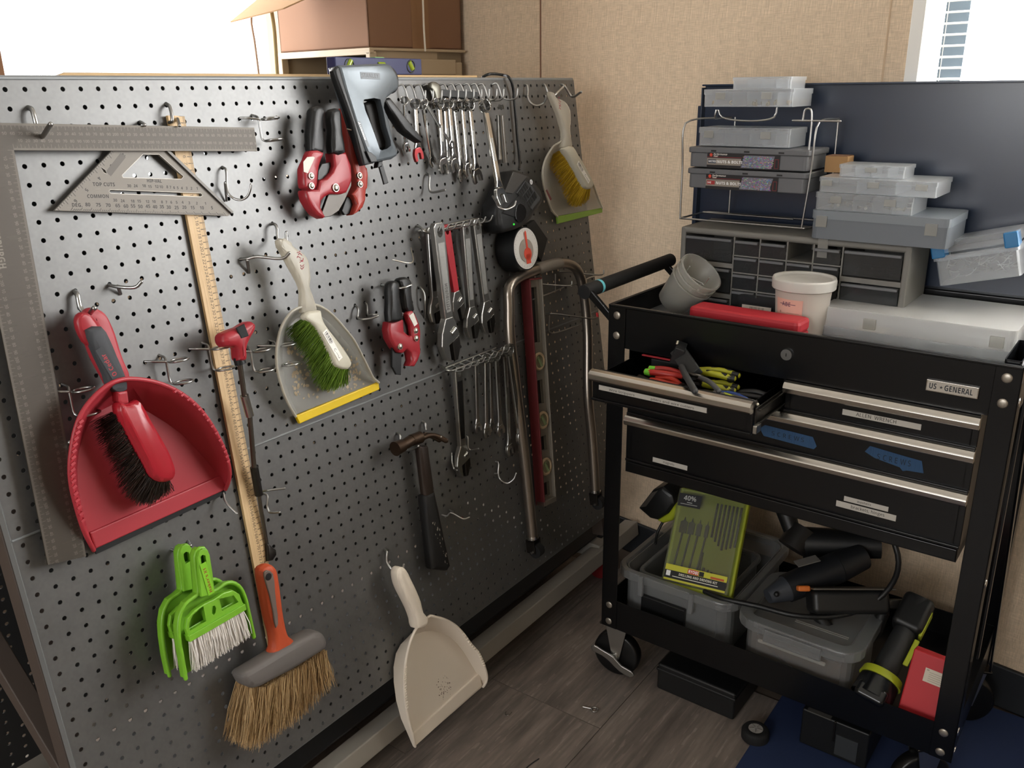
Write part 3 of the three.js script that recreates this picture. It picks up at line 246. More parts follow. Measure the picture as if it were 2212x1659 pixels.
// filing cabinet, box and straps behind the pegboard
{
  const g = roomThing('filing_cabinet', 'beige metal cabinet in the corner behind the pegboard, carrying a cardboard box', 'cabinet', -2.17, 0, 0.015);
  const W = 0.468, D = 0.366, Hc = 1.476;
  mesh(g, 'body', merge([bx(0.012, W - 0.012, 0.02, Hc - 0.008, 0.01, D - 0.26), bx(W - 0.016, W - 0.012, 0.02, Hc - 0.008, 0.01, D - 0.02), bx(0, 0.004, 0.02, Hc - 0.008, 0.01, D - 0.02), bx(0, W, Hc - 0.008, Hc, 0, D, 0.002), bx(0, W, 0, 0.06, 0, D, 0.004)]), M.beige);
  mesh(g, 'inner_panel', bx(0.012, W - 0.016, 0.06, Hc - 0.008, D - 0.26, D - 0.255), std(0x1d1a17, 0.95)); mesh(g, 'inner_shelf', bx(0.012, W - 0.016, 1.36, 1.365, D - 0.255, D - 0.02), std(0x1d1a17, 0.95));
  for (const x of [0, W - 0.02]) mesh(g, 'corner_post', bx(x, x + 0.02, 0.04, Hc - 0.01, D - 0.024, D, 0.003), M.beige);
  mesh(g, 'side_rail', bx(0, W, Hc - 0.018, Hc - 0.006, D - 0.016, D, 0.002), M.beige);
  for (let i = 0; i < 4; i++) { const dr = mesh(g, 'drawer', bx(W - 0.012, W + 0.004, 0.08 + i * 0.345, 0.08 + i * 0.345 + 0.325, 0.02, D - 0.04, 0.003), M.beige); mesh(dr, 'handle', bx(W + 0.004, W + 0.02, 0.08 + i * 0.345 + 0.2, 0.08 + i * 0.345 + 0.215, 0.12, 0.24, 0.003), M.steel); }
  mesh(g, 'label_holder', bx(W + 0.002, W + 0.008, 1.405, 1.447, 0.05, D - 0.07, 0.002), M.beige);
  const b = roomThing('cardboard_box', 'open brown cardboard box with a torn flap on top of the beige cabinet', 'box', -2.165, 1.477, 0.02);
  const bw = 0.45, bd = 0.352, bh = 0.34, t = 0.004;
  mesh(b, 'box_wall', merge([bx(0, bw, 0, bh, bd - t, bd), bx(0, bw, 0, bh, 0, t), bx(0, t, 0, bh, 0, bd), bx(bw - t, bw, 0, bh, 0, bd), bx(0, bw, 0, t, 0, bd)]), M.card);
  mesh(b, 'paper_tape', bx(bw - 0.001, bw + 0.0008, 0, bh, 0.13, 0.195), std(0x84603f, 0.6));
  const fl = [[0.14, 0.0], [0.43, 0.0], [0.41, -0.13], [0.37, -0.18], [0.3, -0.215], [0.2, -0.23], [0.06, -0.25], [0.1, -0.12]].map(p => new THREE.Vector2(p[0], p[1]));
  mesh(b, 'flap', ext(fl, 0.004, 0.001), M.cardLight, [0.0, 0.232, bd + 0.0], [-0.9, 0, 0]);
  const st = roomThing('packing_strap', 'thin pale strap hanging from the torn box flap against the window', 'strap', -2.1, 1.4, 0.5);
  mesh(st, 'strap', tube([V(0.09, 0.24, -0.05), V(0.03, 0.2, 0), V(-0.005, 0.17, 0), V(0, 0.1, 0), V(0.005, 0.0, 0.0), V(0.0, -0.06, 0)], 0.0035), std(0xcbb3a2, 0.7));
  const s2 = roomThing('packing_strap', 'wide cream strip hanging down beside the cardboard box', 'strap', -2.03, 1.4, 0.48);
  mesh(s2, 'strip', tube([V(0, 0.22, 0), V(0.01, 0.14, 0), V(0.008, 0.08, 0), V(0.004, 0.0, 0), V(0.006, -0.06, 0)], 0.006), std(0xb9a878, 0.7));
  const s3 = roomThing('packing_strap', 'white cord hanging down the right face of the cardboard box', 'strap', -1.69, 1.47, 0.19);
  mesh(s3, 'cord', tube([V(0, 0.22, 0), V(0.004, 0.12, 0.003), V(0, 0.06, 0), V(0.002, 0.0, 0)], 0.003), std(0xd8cdbb, 0.7));
}
// ---------------------------------------------------------------- the pegboard rack
const pegTex = noiseTex(256, (x, y) => { const v = 0.96 + 0.05 * (ln(x * 0.25, y * 0.25) - 0.5) + 0.05 * (ln(x * 0.04, y * 0.04 + 9) - 0.5); return [106 * v, 106 * v, 105 * v]; }, 4, 4);
const boardMat = phys(0xffffff, 0.4, { map: pegTex, metalness: 0.35, clearcoat: 0.3, clearcoatRoughness: 0.38 });
const PITCH = 0.0254, PITCHV = 0.0254 * 0.9600757;
function perfPanel(c0, c1, r0, r1) {                             // sheet with a round hole in every cell
  const N = 12, R = 0.0033, T = 0.0016, pos = [], nor = [], uv = [];
  const tri = (a, b, c, n) => { for (const p of [a, b, c]) { pos.push(p[0], p[1], p[2]); nor.push(...(n.length === 3 ? n : [0, 0, 1])); uv.push(p[0], p[1]); } };
  const corners = [[1, 0], [1, 1], [0, 1], [-1, 1], [-1, 0], [-1, -1], [0, -1], [1, -1]];
  for (let j = r0; j <= r1; j++) for (let i = c0; i <= c1; i++) {
    const x = i * PITCH, y = -j * PITCHV, hx = PITCH / 2, hy = PITCHV / 2;
    const ring = [...Array(N)].map((_, k) => [x + R * Math.cos(k * 2 * Math.PI / N), y + R * Math.sin(k * 2 * Math.PI / N)]);
    const sq = a => { const c = Math.cos(a), s = Math.sin(a), m = Math.max(Math.abs(c) / hx, Math.abs(s) / hy); return [x + c / m, y + s / m]; };
    const outer = [...Array(N)].map((_, k) => sq(k * 2 * Math.PI / N));
    const cor = [[hx, hy], [-hx, hy], [-hx, -hy], [hx, -hy]];
    for (const [z, n] of [[0, [0, 0, 1]], [-T, [0, 0, -1]]]) for (let k = 0; k < N; k++) {
      const k2 = (k + 1) % N, a = [...ring[k], z], b = [...outer[k], z], c = [...outer[k2], z], d = [...ring[k2], z];
      const put = (p, q, r) => z === 0 ? tri(p, q, r, n) : tri(p, r, q, n);
      put(a, b, c); put(a, c, d);
      const ang = (k + 0.5) * 2 * Math.PI / N, ci = k === 1 ? 0 : k === 4 ? 1 : k === 7 ? 2 : k === 10 ? 3 : -1;
      if (ci >= 0) put(b, [x + cor[ci][0], y + cor[ci][1], z], c);
    }
    for (let k = 0; k < N; k++) { const k2 = (k + 1) % N, n = [-(ring[k][0] + ring[k2][0] - 2 * x) / (2 * R), -(ring[k][1] + ring[k2][1] - 2 * y) / (2 * R), 0]; const a = [...ring[k], 0], b = [...ring[k2], 0], c = [...ring[k2], -T], d = [...ring[k], -T]; tri(a, b, c, n); tri(a, c, d, n); }
  }
  const g = new THREE.BufferGeometry(); g.setAttribute('position', new THREE.Float32BufferAttribute(pos, 3)); g.setAttribute('normal', new THREE.Float32BufferAttribute(nor, 3)); g.setAttribute('uv', new THREE.Float32BufferAttribute(uv, 2)); return g;
}
const rack = pegThing('pegboard_rack', 'grey steel pegboard panels on a leaning A-frame rack with a floor rail', 'pegboard', 0, 0, 0);
{
  const L = -5.5 * PITCH, Rr = 54.5 * PITCH, top = 0.5 * PITCHV, mid = -23.5 * PITCHV, bot = -46.5 * PITCHV;
  const gTop = perfPanel(-5, 54, 0, 23), gBot = perfPanel(-5, 54, 24, 46);
  mesh(rack, 'upper_panel', gTop, boardMat); mesh(rack, 'lower_panel', gBot, boardMat);
  const edge = std(0x7c7f80, 0.45, 0.2);
  mesh(rack, 'panel_edge', merge([bx(L - 0.0008, L + 0.0008, bot, top, -0.018, 0), bx(Rr - 0.0008, Rr + 0.0008, bot, top, -0.018, 0), bx(L, Rr, bot - 0.0008, bot + 0.0008, -0.018, 0)]), edge);
  mesh(rack, 'panel_seam', bx(L, Rr, mid - 0.0026, mid + 0.0006, -0.002, 0.0022, 0.0009), edge);
  mesh(rack, 'top_cap', bx(L, Rr, top - 0.0015, top + 0.006, -0.034, 0.0012, 0.004, 3), std(0x808384, 0.45, 0.2));
  // rear panels of the A-frame, sloping the other way
  const q = new THREE.Quaternion().setFromAxisAngle(V(1, 0, 0), 2 * Math.atan2(PN.y, PN.z));
  for (const [n, g] of [['rear_panel', gTop], ['rear_panel', gBot]]) { const m = mesh(rack, n, g, std(0x2c2d2e, 0.7)); m.position.set(0, 0, -0.05); m.quaternion.copy(q); }
  const inv = new THREE.Matrix4().compose(P0, PQ, V(1, 1, 1)).invert(), W = (x, y, z) => V(x, y, z).applyMatrix4(inv), F = (u, v, d) => V(u * 1e-3, -v * 1e-3, d * 1e-3);
  for (const u of [-118, 1362]) {
    mesh(rack, 'front_post', bar(F(u, 0, -55), F(u, 1215, -55), 0.036, 0.036), M.brownPost);
    mesh(rack, 'rear_post', bar(F(u, 0, -70), F(u, 1215, -70).add(V(0, 0, 0)).applyQuaternion(q), 0.036, 0.036), M.brownPost);
    mesh(rack, 'diagonal_brace', bar(F(u, 1010, -60), F(u, 790, -250), 0.03, 0.03), M.brownPost);
    mesh(rack, 'cross_member', bar(W(P0.x + u * 1e-3, 0.105, -1.1), W(P0.x + u * 1e-3, 0.105, -1.62), 0.045, 0.045), M.rail);
  }
  const x0 = P0.x - 0.24, x1 = 2.125;
  mesh(rack, 'base_deck', bar(W(x0 + 0.1, 0.1, -1.36), W(x1 - 0.12, 0.1, -1.36), 0.004, 0.46), M.blackSoft).userData.label = 'black deck between the floor rails';
  mesh(rack, 'floor_rail', bar(W(x0, 0.098, -1.107), W(x1, 0.098, -1.107), 0.044, 0.044), M.rail);
  mesh(rack, 'floor_rail', bar(W(x0, 0.098, -1.62), W(x1, 0.098, -1.62), 0.044, 0.044), M.rail);
  for (const [x, z] of [[x0 + 0.06, -1.107], [x1 - 0.16, -1.125], [x0 + 0.06, -1.62], [x1 - 0.16, -1.62]]) {
    const c = mesh(rack, 'caster_wheel', (() => { const g = cyl(0.034, 0.034, 0.022, 24); g.rotateZ(Math.PI / 2); return g; })(), std(0x7a1a1c, 0.5)); c.position.copy(W(x, 0.034, z)); c.quaternion.copy(PQ).invert();
    mesh(rack, 'caster_fork', bar(W(x, 0.06, z), W(x, 0.078, z), 0.03, 0.03), M.darkSteel);
  }
}
{ const g = pegThing('wooden_lath', 'long thin wooden lath lying on the top edge of the pegboard', 'lath', 75, -17, -14);
  const s = [[0, 0], [12, 6], [928, 6], [928, 0]].map(p => new THREE.Vector2(p[0] * 1e-3, p[1] * 1e-3)); mesh(g, 'lath', ext(s, 0.028, 0.0012, [], -0.02), M.wood); }
{ const g = pegThing('torpedo_level', 'small dark blue torpedo level with yellow vials resting on top of the pegboard', 'level', 620, -24, -40);
  g.rotation.set(0, 0, 0); g.position.set(1.19, 1.392, -1.272);
  mesh(g, 'body', bx(0, 0.238, 0, 0.031, -0.012, 0.012, 0.002), std(0x1d2152, 0.5));
  for (const x of [0.035, 0.12, 0.205]) { const c = mesh(g, 'vial', (() => { const q = cyl(0.006, 0.006, 0.018, 12); q.rotateZ(x > 0.2 ? 0.6 : x < 0.05 ? -0.6 : Math.PI / 2); return q; })(), phys(0xb9d23a, 0.15, { transmission: 0.5, thickness: 0.004 }), [x, 0.018, 0.01]); }
  for (const x of [0.035, 0.205]) mesh(g, 'vial_window', (() => { const q = new THREE.TorusGeometry(0.0115, 0.0015, 8, 20); return q; })(), M.black, [x, 0.016, 0.012]);
  mesh(g, 'top_plate', bx(0.108, 0.134, 0.03, 0.0325, -0.006, 0.008, 0.001), std(0x7fae6a, 0.5)); }
// ---------------------------------------------------------------- squares, metre stick
const rule = (W, H, horiz) => (c, w, h) => { c.fillStyle = '#8b847a'; c.fillRect(0, 0, w, h); for (let i = 0; i < 900; i++) { c.fillStyle = `rgba(${rnd() < 0.5 ? '60,54,48' : '180,172,160'},0.05)`; c.fillRect(rnd() * w, rnd() * h, 2 + rnd() * 30, 1 + rnd() * 4); } };
{ const g = pegThing('framing_square', 'large tarnished steel framing square with engraved scales, hanging at upper left', 'square', -20, 77, 18);
  const o = [[-74, 44], [371, 63], [370, 102], [-24, 78]].map(p => p), q = T.fsq, P = [[-74, 41], [q[1][0], q[1][1]], [q[2][0], q[2][1]], [q[3][0], q[3][1]], [q[5][0], q[5][1]], [-61, 628], [-112, 617]];
  const out = l2(P, g); mesh(g, 'blade', ext(out, 0.0028, 0.0004), std(0x5a534a, 0.4, 0.7));
  const tick = canvasTex(1024, 1408, (c, w, h) => {
    // tarnished steel: brownish film, scratches; engraved scales along the edges
    const b = new THREE.Box2().setFromPoints(out), X = x => (x - b.min.x) / (b.max.x - b.min.x) * w, Y = y => h - (y - b.min.y) / (b.max.y - b.min.y) * h;
    c.fillStyle = '#47413a'; c.fillRect(0, 0, w, h);
    for (let i = 0; i < 1500; i++) { c.fillStyle = `rgba(${rnd() < 0.5 ? '40,34,28' : '104,98,88'},${0.03 + rnd() * 0.06})`; c.fillRect(rnd() * w, rnd() * h, 2 + rnd() * 50, 1 + rnd() * 5); }
    c.strokeStyle = c.fillStyle = 'rgba(160,154,142,0.5)'; c.font = '12px sans-serif'; c.textAlign = 'center';
    const scale = (A, B, side, mmN, rot) => { const L = A.distanceTo(B), d = B.clone().sub(A).normalize(), n = new THREE.Vector2(-d.y, d.x).multiplyScalar(side); for (let m = 0; m <= mmN; m++) { const p = A.clone().addScaledVector(d, L * m / mmN), len = m % 10 === 0 ? 0.008 : m % 5 === 0 ? 0.005 : 0.003, e = p.clone().addScaledVector(n, len); c.lineWidth = 1; c.beginPath(); c.moveTo(X(p.x), Y(p.y)); c.lineTo(X(e.x), Y(e.y)); c.stroke(); if (m % 10 === 0 && m) { const t = p.clone().addScaledVector(n, 0.0125); c.save(); c.translate(X(t.x), Y(t.y)); c.rotate(rot); c.fillText(m % 100 ? String(m % 100) : String(m), 0, 5); c.restore(); } } };
    scale(out[0], out[1], -1, 440, 0.02); scale(out[3], out[2], 1, 390, 0.02); scale(out[3], out[5], -1, 540, 1.5); scale(out[0], out[6], 1, 580, 1.5);
    c.save(); const t = l2([[-71, 190]], g)[0]; c.translate(X(t.x), Y(t.y)); c.rotate(1.63); c.font = 'bold 26px sans-serif'; c.fillText('PITTSBURGH', 0, 0); c.restore();
  });
  mesh(g, 'engraved_scale', flatFace(out, 0.0029), std(0xffffff, 0.5, 0.3, { map: tick })); }
{ const g = pegThing('speed_square', 'aluminium rafter triangle square with black degree markings behind the steel square', 'square', 160, 150, 8);
  const o = l2(T.ss, g), H = [T.ssC, T.ssS, T.ssD].map(h => l2(h, g)); mesh(g, 'plate', ext(o, 0.005, 0.0006, H), std(0x9a958c, 0.45, 0.6));
  const b = o[3], a = o[2].clone().lerp(b, 0.18); mesh(g, 'fence', bar(V(a.x, a.y, 0.001), V(b.x, b.y, 0.001), 0.0045, 0.016), std(0x55524e, 0.45, 0.6));
  const bb = new THREE.Box2().setFromPoints(o), tex = canvasTex(1400, 720, (c, w, h) => {
    c.fillStyle = '#79736b'; c.fillRect(0, 0, w, h); for (let i = 0; i < 500; i++) { c.fillStyle = `rgba(${rnd() < 0.5 ? '95,90,82' : '165,160,152'},0.1)`; c.fillRect(rnd() * w, rnd() * h, rnd() * 40, rnd() * 6); }
    const X = u => ((u - g.o[0]) * 1e-3 - bb.min.x) / (bb.max.x - bb.min.x) * w, Y = v => h - (-(v - g.o[1]) * 1e-3 - bb.min.y) / (bb.max.y - bb.min.y) * h;
    c.fillStyle = c.strokeStyle = '#151210'; c.textAlign = 'center';
    const put = (s, cr, sz, rot = 0) => { c.save(); c.translate(X(cr[0]), Y(cr[1])); c.rotate(rot); c.font = `bold ${sz}px sans-serif`; c.fillText(s, 0, 0); c.restore(); };
    // positions (board mm) along the lower edge and the two slot scales
    const base = [18, 158], end = [289, 197], at = (t, up) => [base[0] + (end[0] - base[0]) * t + up * 0.1, base[1] + (end[1] - base[1]) * t - up];
    const nums = (list, ns, sz) => list.forEach((p, i) => put(String(ns[i]), [p[0], p[1] + 2.5], sz, 0.13)), slot = [30, 24, 18, 15, 12, 10, 8, 7, 6, 5, 4, 3, 2, 1];
    nums([[65, 155], [80, 157], [94, 159], [108, 161], [120, 163], [131, 164], [142, 166], [154, 167], [165, 169], [176, 170], [187, 172], [200, 174], [213, 175], [227, 177], [243, 179], [261, 181]], [80, 75, 70, 65, 60, 55, 50, 45, 40, 35, 30, 25, 20, 15, 10, 5], 34);
    put('DEG.', [50, 156.5], 34, 0.13); put('COMMON\u2192', [84, 148], 34, 0.1); put('TOP CUTS', [95, 133], 36, 0.1); put('HIP-VAL', [173, 134.6], 32, 0.12);
    nums([[132, 134], [142, 135], [155, 136], [164, 138], [175, 139], [182, 140], [192, 141], [197, 142], [203, 143], [209, 144], [216, 145], [224, 146], [232, 147], [242, 148]].map(p => [p[0], p[1] + 1.2]), slot, 28);
    nums([[106, 153], [117, 155], [132, 157], [142, 158], [155, 160], [165, 161], [178, 163], [185, 164], [193, 165], [202, 166], [212, 167], [223, 169], [236, 171], [251, 173]], slot, 28);
    for (let i = 0; i <= 90; i++) { const t = 0.08 + 0.9 * i / 90, p = at(t, 0.5), q = at(t + (0.5 - t) * 0.03, i % 5 ? 3 : 5); c.lineWidth = 3; c.beginPath(); c.moveTo(X(p[0]), Y(p[1])); c.lineTo(X(q[0]), Y(q[1])); c.stroke(); }
    for (let i = 0; i < 40; i++) { const t = i / 40, p = [22 + 128 * t, 155 - 93 * t], L = i % 4 ? 3 : 6; c.beginPath(); c.moveTo(X(p[0]), Y(p[1])); c.lineTo(X(p[0] + L * 0.6), Y(p[1] + L)); c.stroke(); }
    [['6', 48, 147], ['5', 67, 134], ['4', 89, 120], ['3', 111, 105], ['2', 133, 91]].forEach(([n, u, v]) => put(n, [u, v], 34, 2.4));
    c.save(); c.translate(X(122), Y(103)); c.rotate(-0.7); c.fillStyle = '#5d5852'; c.fillRect(-110, -24, 190, 46); c.restore();
  });
  const s = new THREE.Shape(o); H.forEach(h => s.holes.push(new THREE.Path(h))); const fg = new THREE.ShapeGeometry(s), p = fg.attributes.position, uv = fg.attributes.uv; for (let i = 0; i < p.count; i++) uv.setXY(i, (p.getX(i) - bb.min.x) / (bb.max.x - bb.min.x), (p.getY(i) - bb.min.y) / (bb.max.y - bb.min.y)); fg.translate(0, 0, 0.0052);
  mesh(g, 'printed_scale', fg, std(0xffffff, 0.55, 0.15, { map: tex })); }
{ const g = pegThing('metre_stick', 'long pale wooden metre stick with printed centimetre numbers hanging down the board', 'ruler', 228, 50, 2);
  const P = [[222, 40], [250, 42], [226, 1010], [197, 1010]], o = l2(P, g); mesh(g, 'stick', ext(o, 0.006, 0.0006), M.wood);
  const tex = canvasTex(64, 2048, (c, w, h) => { c.fillStyle = '#cfb084'; c.fillRect(0, 0, w, h); for (let i = 0; i < 300; i++) { c.fillStyle = `rgba(${rnd() < 0.5 ? '172,138,94' : '226,200,158'},0.18)`; c.fillRect(rnd() * w, rnd() * h, 1 + rnd() * 3, 60 + rnd() * 300); }
    c.strokeStyle = c.fillStyle = '#3a2f22'; c.textAlign = 'center'; for (let m = 0; m < 970; m += 2) { const y = h * m / 970, L = m % 10 === 0 ? 20 : 10; c.lineWidth = m % 10 === 0 ? 2 : 1; c.beginPath(); c.moveTo(w, y); c.lineTo(w - L, y); c.stroke(); if (m % 10 === 0 && m) { c.save(); c.translate(w - 30, y); c.rotate(Math.PI / 2); c.font = '17px sans-serif'; c.fillText(String(m / 10), 0, 6); c.restore(); } } });
  const sg = new THREE.BufferGeometry(), v = [o[3], o[2], o[1], o[3], o[1], o[0]], t = [[0, 0], [1, 0], [1, 1], [0, 0], [1, 1], [0, 1]]; sg.setAttribute('position', new THREE.Float32BufferAttribute(v.flatMap(q => [q.x, q.y, 0.0062]), 3)); sg.setAttribute('uv', new THREE.Float32BufferAttribute(t.flat(), 2)); sg.computeVertexNormals();
  mesh(g, 'printed_scale', sg, std(0xffffff, 0.55, 0, { map: tex })); }
// ---------------------------------------------------------------- dustpans and brushes
function localRF(g, k) { return [l3(T[k + 'Rim'], g), l3(T[k + 'Floor'], g)]; }
{ const g = pegThing('dustpan', 'large red plastic dustpan with a toothed rim hanging at left', 'dustpan', 20, 500, 0), [R, F] = localRF(g, 'red');
  pan(g, R, F, M.redPan, null, 0.0034, 0.003); teeth(g, R, 1.5, 6.5, 17, M.redPan, 0.0062); teeth(g, R, 13, 17, 14, M.redPan, 0.0058);
  mesh(g, 'handle', ext(smooth(l2(T.rdH, g), 2), 0.02, 0.004, [l2(T.rdHo, g)], 0.022), M.redPan);
  mesh(g, 'rubber_lip', (() => { const a = F[0], b = F[F.length - 1]; return bar(a.clone().add(V(0, -0.004, -0.002)), b.clone().add(V(0, -0.004, -0.002)), 0.012, 0.004); })(), M.blackSoft);
  const lip = l2([[-45, 600], [180, 595], [180, 621], [-43, 626]], g); mesh(g, 'lip_ramp', ext(lip, 0.006, 0.002, [], 0.008), M.redPan);
  const b = pegThing('hand_brush', 'red hand brush with black bristles and grey grip clipped in the red dustpan', 'brush', 20, 420, 0);
  mesh(b, 'brush_block', ext(smooth(l2(T.rbB, b), 2), 0.026, 0.007, [], 0.052), std(0xa0222d, 0.25));
  mesh(b, 'grip', ext(smooth(l2(T.rbG, b), 2), 0.022, 0.007, [], 0.045), M.grip);
  mesh(b, 'neck', ext(l2(T.rbN, b), 0.018, 0.004, [], 0.048), M.red);
  mesh(b, 'handle_end', ext(smooth(l2([[-8, 299], [-3, 290], [6, 288], [14, 296], [21, 312], [24, 330], [0, 333], [-7, 318]].map(p => [p[0] - 2, p[1] + 6]), b), 2), 0.016, 0.004, [], 0.042), M.red);
  const tx = canvasTex(256, 64, (c, w, h) => { c.fillStyle = '#3c3e42'; c.fillRect(0, 0, w, h); c.fillStyle = '#a83a40'; c.font = 'bold 46px sans-serif'; c.fillText('O Cedar', 30, 48); });
  decal(b, 'lettering', 0.05, 0.0125, tx, [0.0 + (12 - 20) * 1e-3 + 0.0, -(368 - 420) * 1e-3, 0.0675], [0, 0, 1.87], 0.8);
  bristles(b, 'bristles', l3(T.rbr, b), l3(T.rbt, b), 1500, 0.0007, 0x17110d, 0x3a2a1e, 0.01, 0.006); }
function clearSet(k, bk, col, panLabel, brushLabel, lipCol, colA, colB, nB) {
  const c0 = T[col + 'Floor'][0], g = pegThing('dustpan', panLabel, 'dustpan', c0[0] + 90, c0[1] - 90, 0), [R, F] = localRF(g, col);
  pan(g, R, F, M.frost, M.frostWarm, 0.0024, 0.0018);
  mesh(g, 'coloured_lip', ext(l2(T[k + 'L'], g), 0.007, 0.0016, [], 0.006), std(lipCol, 0.45));
  const dirt = std(0xb7a58c, 0.95), list = [];
  if (k === 'yd') for (let i = 0; i < 260; i++) { const t = rnd(), s = rnd(), A = F[2 + Math.floor(t * 3)], B = F[F.length - 2 - Math.floor(t * 3)], p = A.clone().lerp(B, 0.06 + 0.88 * s); p.y -= rr(-0.02, 0.03); if (p.y < F[0].y + 0.006) continue; const q = new THREE.CircleGeometry(rr(0.0008, 0.0036), 5); q.scale(rr(0.6, 2), 1, 1); q.rotateZ(rnd() * 6); q.translate(p.x, p.y, 0.0104); list.push(q); }
  if (list.length) mesh(g, 'dust', merge(list), dirt).userData.kind = 'stuff';
  const b = pegThing('hand_brush', brushLabel, 'brush', c0[0] + 60, c0[1] - 170, 0);
  mesh(b, 'handle', ext(smooth(l2(T[bk + 'H'], b), 2), 0.016, 0.006, T[bk + 'Ho'] ? [l2(T[bk + 'Ho'], b)] : [], 0.048), M.frostWarm);
  mesh(b, 'brush_block', ext(smooth(l2(T[bk + 'B'], b), 2), 0.018, 0.005, [], 0.052), std(0xc4bfae, 0.4));
  const L = l2(T[bk + 'L'], b), cen = L.reduce((s, p) => s.add(p), new THREE.Vector2()).multiplyScalar(0.25), along = L[2].clone().sub(L[1]), w = along.length(), h = L[1].distanceTo(L[0]);
  const tx = canvasTex(256, 64, (c, W, H) => { c.fillStyle = '#f2efe9'; c.fillRect(0, 0, W, H); c.fillStyle = '#222'; for (let x = 14; x < 110; x += 3 + rnd() * 5) c.fillRect(x, 8, 1 + rnd() * 3, 30); for (let x = 16; x < 105; x += 5) c.fillRect(x, 44, 3, 8); c.strokeStyle = '#222'; c.lineWidth = 3; c.beginPath(); c.arc(172, 32, 12, 0.8, 5.2); c.moveTo(190, 36); c.lineTo(222, 34); c.moveTo(238, 26); c.arc(232, 34, 9, -0.6, 3.4); c.stroke(); });
  decal(b, 'price_label', w, h * 0.92, tx, [cen.x, cen.y, 0.0705], [0, 0, Math.atan2(along.y, along.x)]);
  const hp = l2(T[bk + 'H'], b), ink = std(0xb5475a, 0.7), pts = []; const bp = hp[bk === 'yb' ? 17 : 15];
  for (let i = 0; i < 7; i++) { const x = bp.x - 0.012 + rr(-0.006, 0.004), y = bp.y + 0.004 - i * 0.0042; pts.push(tube([V(x - 0.003, y, 0.0645), V(x + rr(-0.002, 0.002), y + rr(-0.003, 0.003), 0.0648), V(x + 0.004, y + rr(-0.002, 0.002), 0.0645)], 0.0005, { rad: 4 })); }
  mesh(b, 'ink_marks', merge(pts), ink).userData.kind = 'stuff';
  bristles(b, 'bristles', l3(T[bk + 'r'], b), l3(T[bk + 't'], b), nB, 0.0008, colA, colB, 0.009, 0.005);
}
clearSet('yd', 'yb', 'yellow', 'translucent dustpan with a yellow lip hanging in the middle of the board', 'clear-handled hand brush with green bristles in the yellow-lipped dustpan', 0xe2c015, 0x4a6a17, 0x7da032, 1300);
clearSet('gd', 'gb', 'green', 'translucent dustpan with a green lip hanging at the right end of the board', 'clear-handled hand brush with yellow bristles in the green-lipped dustpan', 0x8bb043, 0xb08a14, 0xd9b82e, 1100);
{ const g = pegThing('dustpan', 'cream white dustpan with a toothed rim hanging low near the floor rail', 'dustpan', 570, 1160, 0), [R, F] = localRF(g, 'white');
  pan(g, R, F, M.whitePan, null, 0.003, 0.003); teeth(g, R, 2.6, 5, 17, M.whitePan, 0.0046); teeth(g, R, 15, 18.4, 15, M.whitePan, 0.0046);
  mesh(g, 'handle', ext(smooth(l2(T.wdH, g), 2), 0.026, 0.006, [l2(T.wdHo, g)], 0.034), M.whitePan);
  const lip = l2([[474, 1272], [704, 1262], [704, 1296], [478, 1302]], g); mesh(g, 'lip_ramp', ext(lip, 0.006, 0.002, [], 0.006), M.whitePan);
  const d = []; for (let i = 0; i < 60; i++) { const q = new THREE.CircleGeometry(rr(0.0004, 0.0016), 5); q.translate(rr(0.0, 0.04) - 0.0, rr(-0.095, -0.06) + rr(-0.01, 0.02), 0.0085); d.push(q); } mesh(g, 'dirt_specks', merge(d), std(0x5d4436, 0.95)).userData.kind = 'stuff'; }
